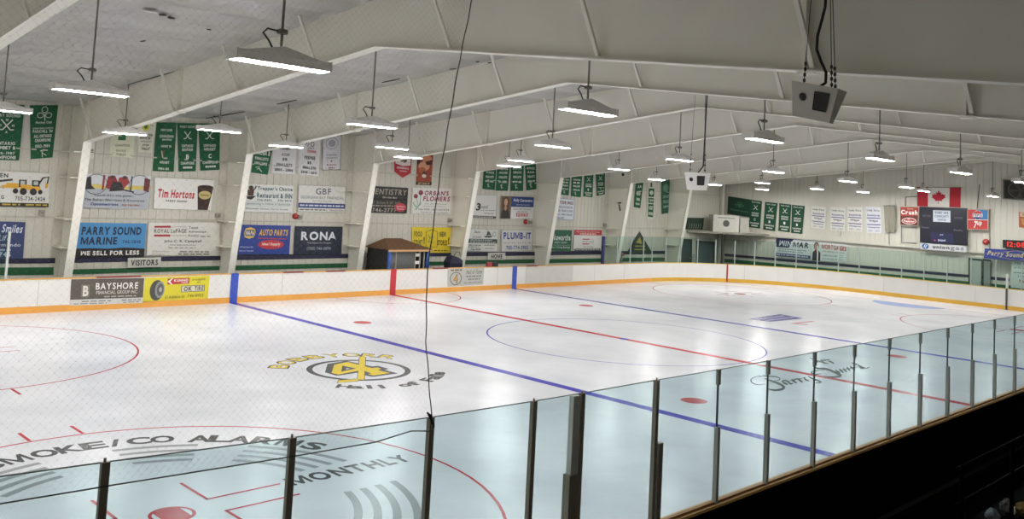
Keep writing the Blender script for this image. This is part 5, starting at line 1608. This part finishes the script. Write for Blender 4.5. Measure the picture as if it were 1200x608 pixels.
# ------------------------------------------------------------- hanging speakers
def speaker(cen, yaw, scale, label, top, col, cable, roll=0.0):
    o = empty('hanging_speaker', cen, label, 'loudspeaker')
    cy, sy = math.cos(yaw), math.sin(yaw)

    def P(x, y, z):
        x, y, z = x * scale, y * scale, z * scale
        x, z = x * math.cos(roll) + z * math.sin(roll), z * math.cos(roll) - x * math.sin(roll)
        return Vector((cen[0] + x * cy - y * sy, cen[1] + x * sy + y * cy, cen[2] + z))
    # front faces -y, tapering and leaning back towards the bottom
    tf_ = [P(-.5, -.3, .36), P(.5, -.3, .36), P(.5, .3, .36), P(-.5, .3, .36)]
    bf_ = [P(-.40, -.06, -.36), P(.40, -.06, -.36), P(.40, .2, -.36), P(-.40, .2, -.36)]
    MB().hexa(bf_ + tf_).build('cabinet', mat(col, 0.5), o)
    fq = quad_fn([tf_[0], tf_[1], bf_[1], bf_[0]], (tf_[1] - tf_[0]).cross(bf_[0] - tf_[0]).normalized() * -1)
    nrm = (tf_[1] - tf_[0]).cross(bf_[0] - tf_[0]).normalized()
    if nrm.dot(P(0, -1, 0) - P(0, 0, 0)) < 0:
        nrm = -nrm
    fq = quad_fn([tf_[0], tf_[1], bf_[1], bf_[0]], nrm)
    hx = [(.52, .18), (.86, .18), (.86, .72), (.52, .72)]
    m = MB()
    outer = [fq(x, y, .012) for x, y in hx]
    inner = [fq(.69 + (x - .69) * .6, .45 + (y - .45) * .6, -.05 * scale) for x, y in hx]
    m.add(outer + inner, [(0, 1, 5, 4), (1, 2, 6, 5), (2, 3, 7, 6), (3, 0, 4, 7), (4, 5, 6, 7)])
    back = [fq(x, y, .002) for x, y in hx]
    m.add(back, [(0, 1, 2, 3)])
    m.build('horn', mat('#1d1b19', 0.6), o)
    n = 20
    vs = [fq(.26 + .085 * math.cos(2 * math.pi * i / n), .4 + .115 * math.sin(2 * math.pi * i / n), .008) for i in range(n)]
    vi = [fq(.26 + .03 * math.cos(2 * math.pi * i / n), .4 + .04 * math.sin(2 * math.pi * i / n), .016) for i in range(n)]
    MB().add(vs + vi, [(i, (i + 1) % n, n + (i + 1) % n, n + i) for i in range(n)] + [tuple(range(n, 2 * n))]).build('driver', mat('#171615', 0.6), o)
    s1 = quad_fn([tf_[3], tf_[0], bf_[0], bf_[3]], (P(-1, 0, 0) - P(0, 0, 0)).normalized())
    MB().add([s1(x, y, .01) for x, y in ((.35, .15), (.75, .15), (.75, .7), (.35, .7))], [(0, 1, 2, 3)]).build('side_grille', mat('#2a2826', 0.6), o)
    for x, y in ((-.3, -.1), (.3, -.1), (.3, .15)):
        a_, b_ = P(x, y, .36), P(x * .6, y * .5, .36)
        b_.z = top
        MB().tube([a_, b_], 0.006, 5).build('hanging_wire', mat('#4a4842', 0.6), o)
        lk = MB()
        for i in range(4):
            t = a_.lerp(b_, 0.03 + .05 * i)
            lk.lathe(t, [(.008, -.03), (.018, -.02), (.018, .01), (.008, .02)], 'z', 6)
        lk.build('shackle', mat('#3c3a36', 0.5), o)
    pts = [P(.02, 0, .36)] + cable
    MB().tube(pts, 0.022 * (0.7 + 0.3 * scale), 8).build('speaker_cable', mat('#1d1c1a', 0.6), o)
    return o


s1 = CAM + ray(955.5, 120.5) * 11.4
cb = [CAM + ray(u, v) * 11.4 for u, v in ((967.5, 97), (968, 85), (962, 72), (957, 58), (958, 42), (963, 24), (967, 8), (968, -10))]
cb.append(Vector((cb[-1].x, cb[-1].y, roof_z(cb[-1].y) - 0.1)))
speaker(s1, -1.42, 0.60, 'grey loudspeaker box hanging on a thick black cable near the viewer', roof_z(s1.y) - 0.12, '#b9b7ae', cb, 0.2)
s2 = CAM + ray(817, 212.5) * 27.0
cb = [CAM + ray(u, v) * 27.0 for u, v in ((824, 195), (825.5, 170), (827, 140), (829, 105))]
cb.append(Vector((cb[-1].x, cb[-1].y, roof_z(cb[-1].y) - 0.1)))
speaker(s2, -1.12, 0.72, 'bright white loudspeaker box hanging over centre ice', roof_z(s2.y) - 0.12, '#f0eeea', cb)

# ------------------------------------------------------------- timekeeper booth
bo = empty('timekeeper_booth', (1.0, 14.0, 0), 'dark timekeeper booth with a brown hipped roof and blue posts behind the far boards', 'booth')
xa, xb, ya, yb, zt = 0.02, 2.30, 13.15, 14.75, 1.92
e = .12
rf = MB()
rr = [(xa - e, ya - e, zt), (xb + e, ya - e, zt), (xb + e, yb + e, zt), (xa - e, yb + e, zt), (xa + .55, 14.3, zt + .42), (xb - .75, 14.3, zt + .42)]
rf.add(rr, [(0, 1, 5, 4), (1, 2, 5), (2, 3, 4, 5), (3, 0, 4), (3, 2, 1, 0)])
rf.build('roof', mat('#6b4a2e', 0.7, noise=0.3, nscale=9), bo)
MB().box((xa - e, ya - e - .01, zt - .09), (xb + e, ya - e + .03, zt)).build('eave_board', mat('#b39063', 0.6), bo)
for x in (xa, xb - .1):
    MB().box((x, ya, 0), (x + .14, ya + .1, zt - .02)).build('post', mat('#3a62ac', 0.5), bo)
for x in (.42, 1.5, 1.78, 2.02):
    MB().box((x, ya + .03, 0), (x + .06, ya + .09, zt - .02)).build('mullion', mat('#8f8b80', 0.5), bo)
MB().box((xa, ya + .05, .0), (xb, ya + .09, 1.0)).build('front_panel', mat('#8a877c', 0.6), bo)
MB().box((xa, ya + .1, 0), (xa + .05, yb, zt - .02)).build('side_panel', mat('#2f2e2c', 0.7), bo)
MB().box((xb - .05, ya + .1, 0), (xb, yb, zt - .02)).build('side_panel', mat('#45433f', 0.7), bo)
MB().box((xa, yb - .05, 0), (xb, yb, zt - .02)).build('back_panel', mat('#55534d', 0.7), bo)
MB().box((xa + .16, ya + .06, 1.0), (1.5, ya + .07, zt - .1)).build('window_mesh', mat('#5a5c5c', 0.5), bo)
for z in (1.28, 1.62):
    MB().box((1.54, ya + .02, z - .02), (1.76, ya + .03, z + .12)).build('paper_notice', mat('#cfcdc6', 0.6), bo)

# dark padded bag on the bench by the booth
bagc = pt(532, 305.5, 1, 13.4)
rnd = random.Random(11)
vs = [(bagc.x + x, 13.4 + y, z) for x, y, z in ((-.42, -.2, 1.01), (.36, -.22, 1.01), (.42, .2, 1.01), (-.4, .22, 1.01), (-.46, -.26, 1.28), (.3, -.28, 1.22), (.48, .2, 1.32), (-.42, .24, 1.34), (-.3, -.2, 1.62), (.02, -.18, 1.55), (.36, .1, 1.5), (-.24, .16, 1.66), (.5, -.05, 1.38))]
fs = [(3, 2, 1, 0), (0, 1, 5, 4), (1, 2, 6, 12), (1, 12, 5), (2, 3, 7, 6), (3, 0, 4, 7), (4, 5, 9, 8), (5, 12, 10, 9), (12, 6, 10), (6, 7, 11, 10), (7, 4, 8, 11), (8, 9, 10, 11)]
bag = MB().add(vs, fs).build('kit_bag', mat('#23253a', 0.8))
tag(bag, 'dark navy kit bag standing above the far boards beside the fourth column', 'bag')
MB().tube([(bagc.x - .2, 13.2, 1.6), (bagc.x - .1, 13.15, 1.78), (bagc.x + .1, 13.15, 1.78), (bagc.x + .2, 13.2, 1.6)], 0.018, 6).build('handle', mat('#1b1c2a', 0.8), bag)
bs = tag(MB().box((bagc.x - .55, 13.15, 0.9), (bagc.x + .55, 13.7, 1.0)).build('bench_shelf', mat('#4a4a50', 0.6)), 'dark shelf under the navy kit bag', 'shelf')
for s in (-.45, .4):
    MB().box((bagc.x + s, 13.3, 0), (bagc.x + s + .06, 13.5, .9)).build('leg', mat('#3a3a40', 0.6), bs)
# two small boxes on the far board top below the HOME board
for u0, u1, col, lb in ((570.3, 576, '#8f3038', 'small red box on the far boards below the HOME board'), (577, 583, '#2f2c2c', 'small black box on the far boards right of the red box')):
    p, q = pt(u0, 311, 1, W_ + .07), pt(u1, 306.4, 1, W_ + .07)
    o = tag(MB().box((p.x, W_ + .01, BH), (q.x, W_ + .13, BH + .2)).build('signal_box', mat(col, 0.5)), lb, 'box')
    MB().box((p.x - .01, W_ + .0, BH + .19), (q.x + .01, W_ + .14, BH + .22)).build('lid', mat(col, 0.35), o)
# antenna-like black bracket on the sixth column and a small camera above it
p = pt(728.5, 238, 1, 14.3)
br = MB().tube([pt(730.2, 229, 1, 14.3), pt(729.5, 238, 1, 14.3)], .025, 6)
br.tube([pt(724, 238.2, 1, 14.3), pt(732.5, 236.8, 1, 14.3)], .05, 6)
br.tube([pt(725.3, 238.5, 1, 14.3), pt(726.8, 247, 1, 14.3)], .04, 6)
br.tube([pt(732.5, 229, 1, 14.3), pt(732, 236.8, 1, 14.3)], .025, 6)
tag(br.build('wall_bracket', mat('#23211f', 0.6)), 'black tubular bracket on the column left of the narrow banners', 'bracket')
p = pt(731, 204.5, 1, 14.2)
cmr = tag(MB().lathe(p, [(.05, -.14), (.09, -.1), (.09, .1), (.06, .16)], 'x', 10).build('wall_camera', mat('#33312e', 0.5)), 'small dark camera high on the column above the black bracket', 'camera')
MB().tube([p, p + Vector((0, .3, .1)), p + Vector((0, .5, .15))], .025, 6).build('mount', mat('#4a4842', 0.5), cmr)
# folding stand behind the far glass beside the triangular sign
p = pt(728.5, 300, 1, 14.6)
stn = empty('folding_stand', (p.x, p.y, 0), 'small folding stand with a pinkish bundle behind the far glass', 'stand')
for s in (-.25, .25):
    MB().tube([(p.x + s, p.y, 0), (p.x, p.y, 1.35)], .02, 6).build('leg', mat('#8f8c82', 0.5), stn)
MB().tube([(p.x, p.y + .35, 0), (p.x, p.y, 1.35)], .02, 6).build('leg', mat('#8f8c82', 0.5), stn)
MB().lathe((p.x, p.y, 1.42), [(.05, -.12), (.14, -.06), (.13, .06), (.05, .13)], 'z', 10).build('bundle', mat('#9a6a62', 0.8), stn)

# ------------------------------------------------------------- dark stands side, lower right
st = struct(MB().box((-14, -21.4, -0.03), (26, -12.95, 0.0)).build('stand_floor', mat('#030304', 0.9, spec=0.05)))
rl = empty('guard_rail', (-8.5, -14.3, 0), 'thin black guard rail in the dark stands at lower right', 'railing')
for z in (1.27, .80):
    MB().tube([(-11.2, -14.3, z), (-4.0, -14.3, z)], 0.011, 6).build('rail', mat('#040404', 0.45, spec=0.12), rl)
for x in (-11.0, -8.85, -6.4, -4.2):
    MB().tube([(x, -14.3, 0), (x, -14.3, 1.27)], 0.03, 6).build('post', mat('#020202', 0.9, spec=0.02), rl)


def crumple(name, cen, sx, sy, sz, col, seed, label, cat):
    rnd = random.Random(seed)
    vs, fs = [], []
    for j in range(8):
        ph = math.pi * j / 7
        for i in range(12):
            a = 2 * math.pi * i / 12
            r = rnd.uniform(.75, 1.15)
            vs.append((cen[0] + sx * r * math.sin(ph) * math.cos(a), cen[1] + sy * r * math.sin(ph) * math.sin(a), max(cen[2] - sz, cen[2] - sz * math.cos(ph) * r)))
    for j in range(7):
        for i in range(12):
            fs.append((j * 12 + i, j * 12 + (i + 1) % 12, (j + 1) * 12 + (i + 1) % 12, (j + 1) * 12 + i))
    return tag(MB().add(vs, fs).build(name, mat(col, 0.5)), label, cat)


q = pt(1163, 607, 2, .06)
crumple('plastic_bag', (q.x, q.y, .10), .1, .1, .10, '#75777c', 1, 'crumpled grey plastic bag on the dark floor at the bottom right edge', 'bag')
q = pt(1180, 598, 2, .08)
crumple('paper_bag', (q.x, q.y, .13), .12, .1, .13, '#5f5852', 2, 'crumpled brown-grey bag behind the grey bag in the bottom right corner', 'bag')
q = pt(1197, 600, 2, .08)
yl = crumple('yellow_cloth', (q.x + .06, q.y, .11), .13, .11, .11, '#8f6c28', 4, 'crumpled dull yellow cloth in the bottom right corner', 'cloth')
q = pt(1190, 602, 2, .16)
MB().prism([q + Vector((-.05, 0, 0)), q + Vector((.05, .01, 0)), q + Vector((.02, .01, .1))], (0, .02, 0)).build('white_tag', mat('#d0d0cc', 0.6), yl)
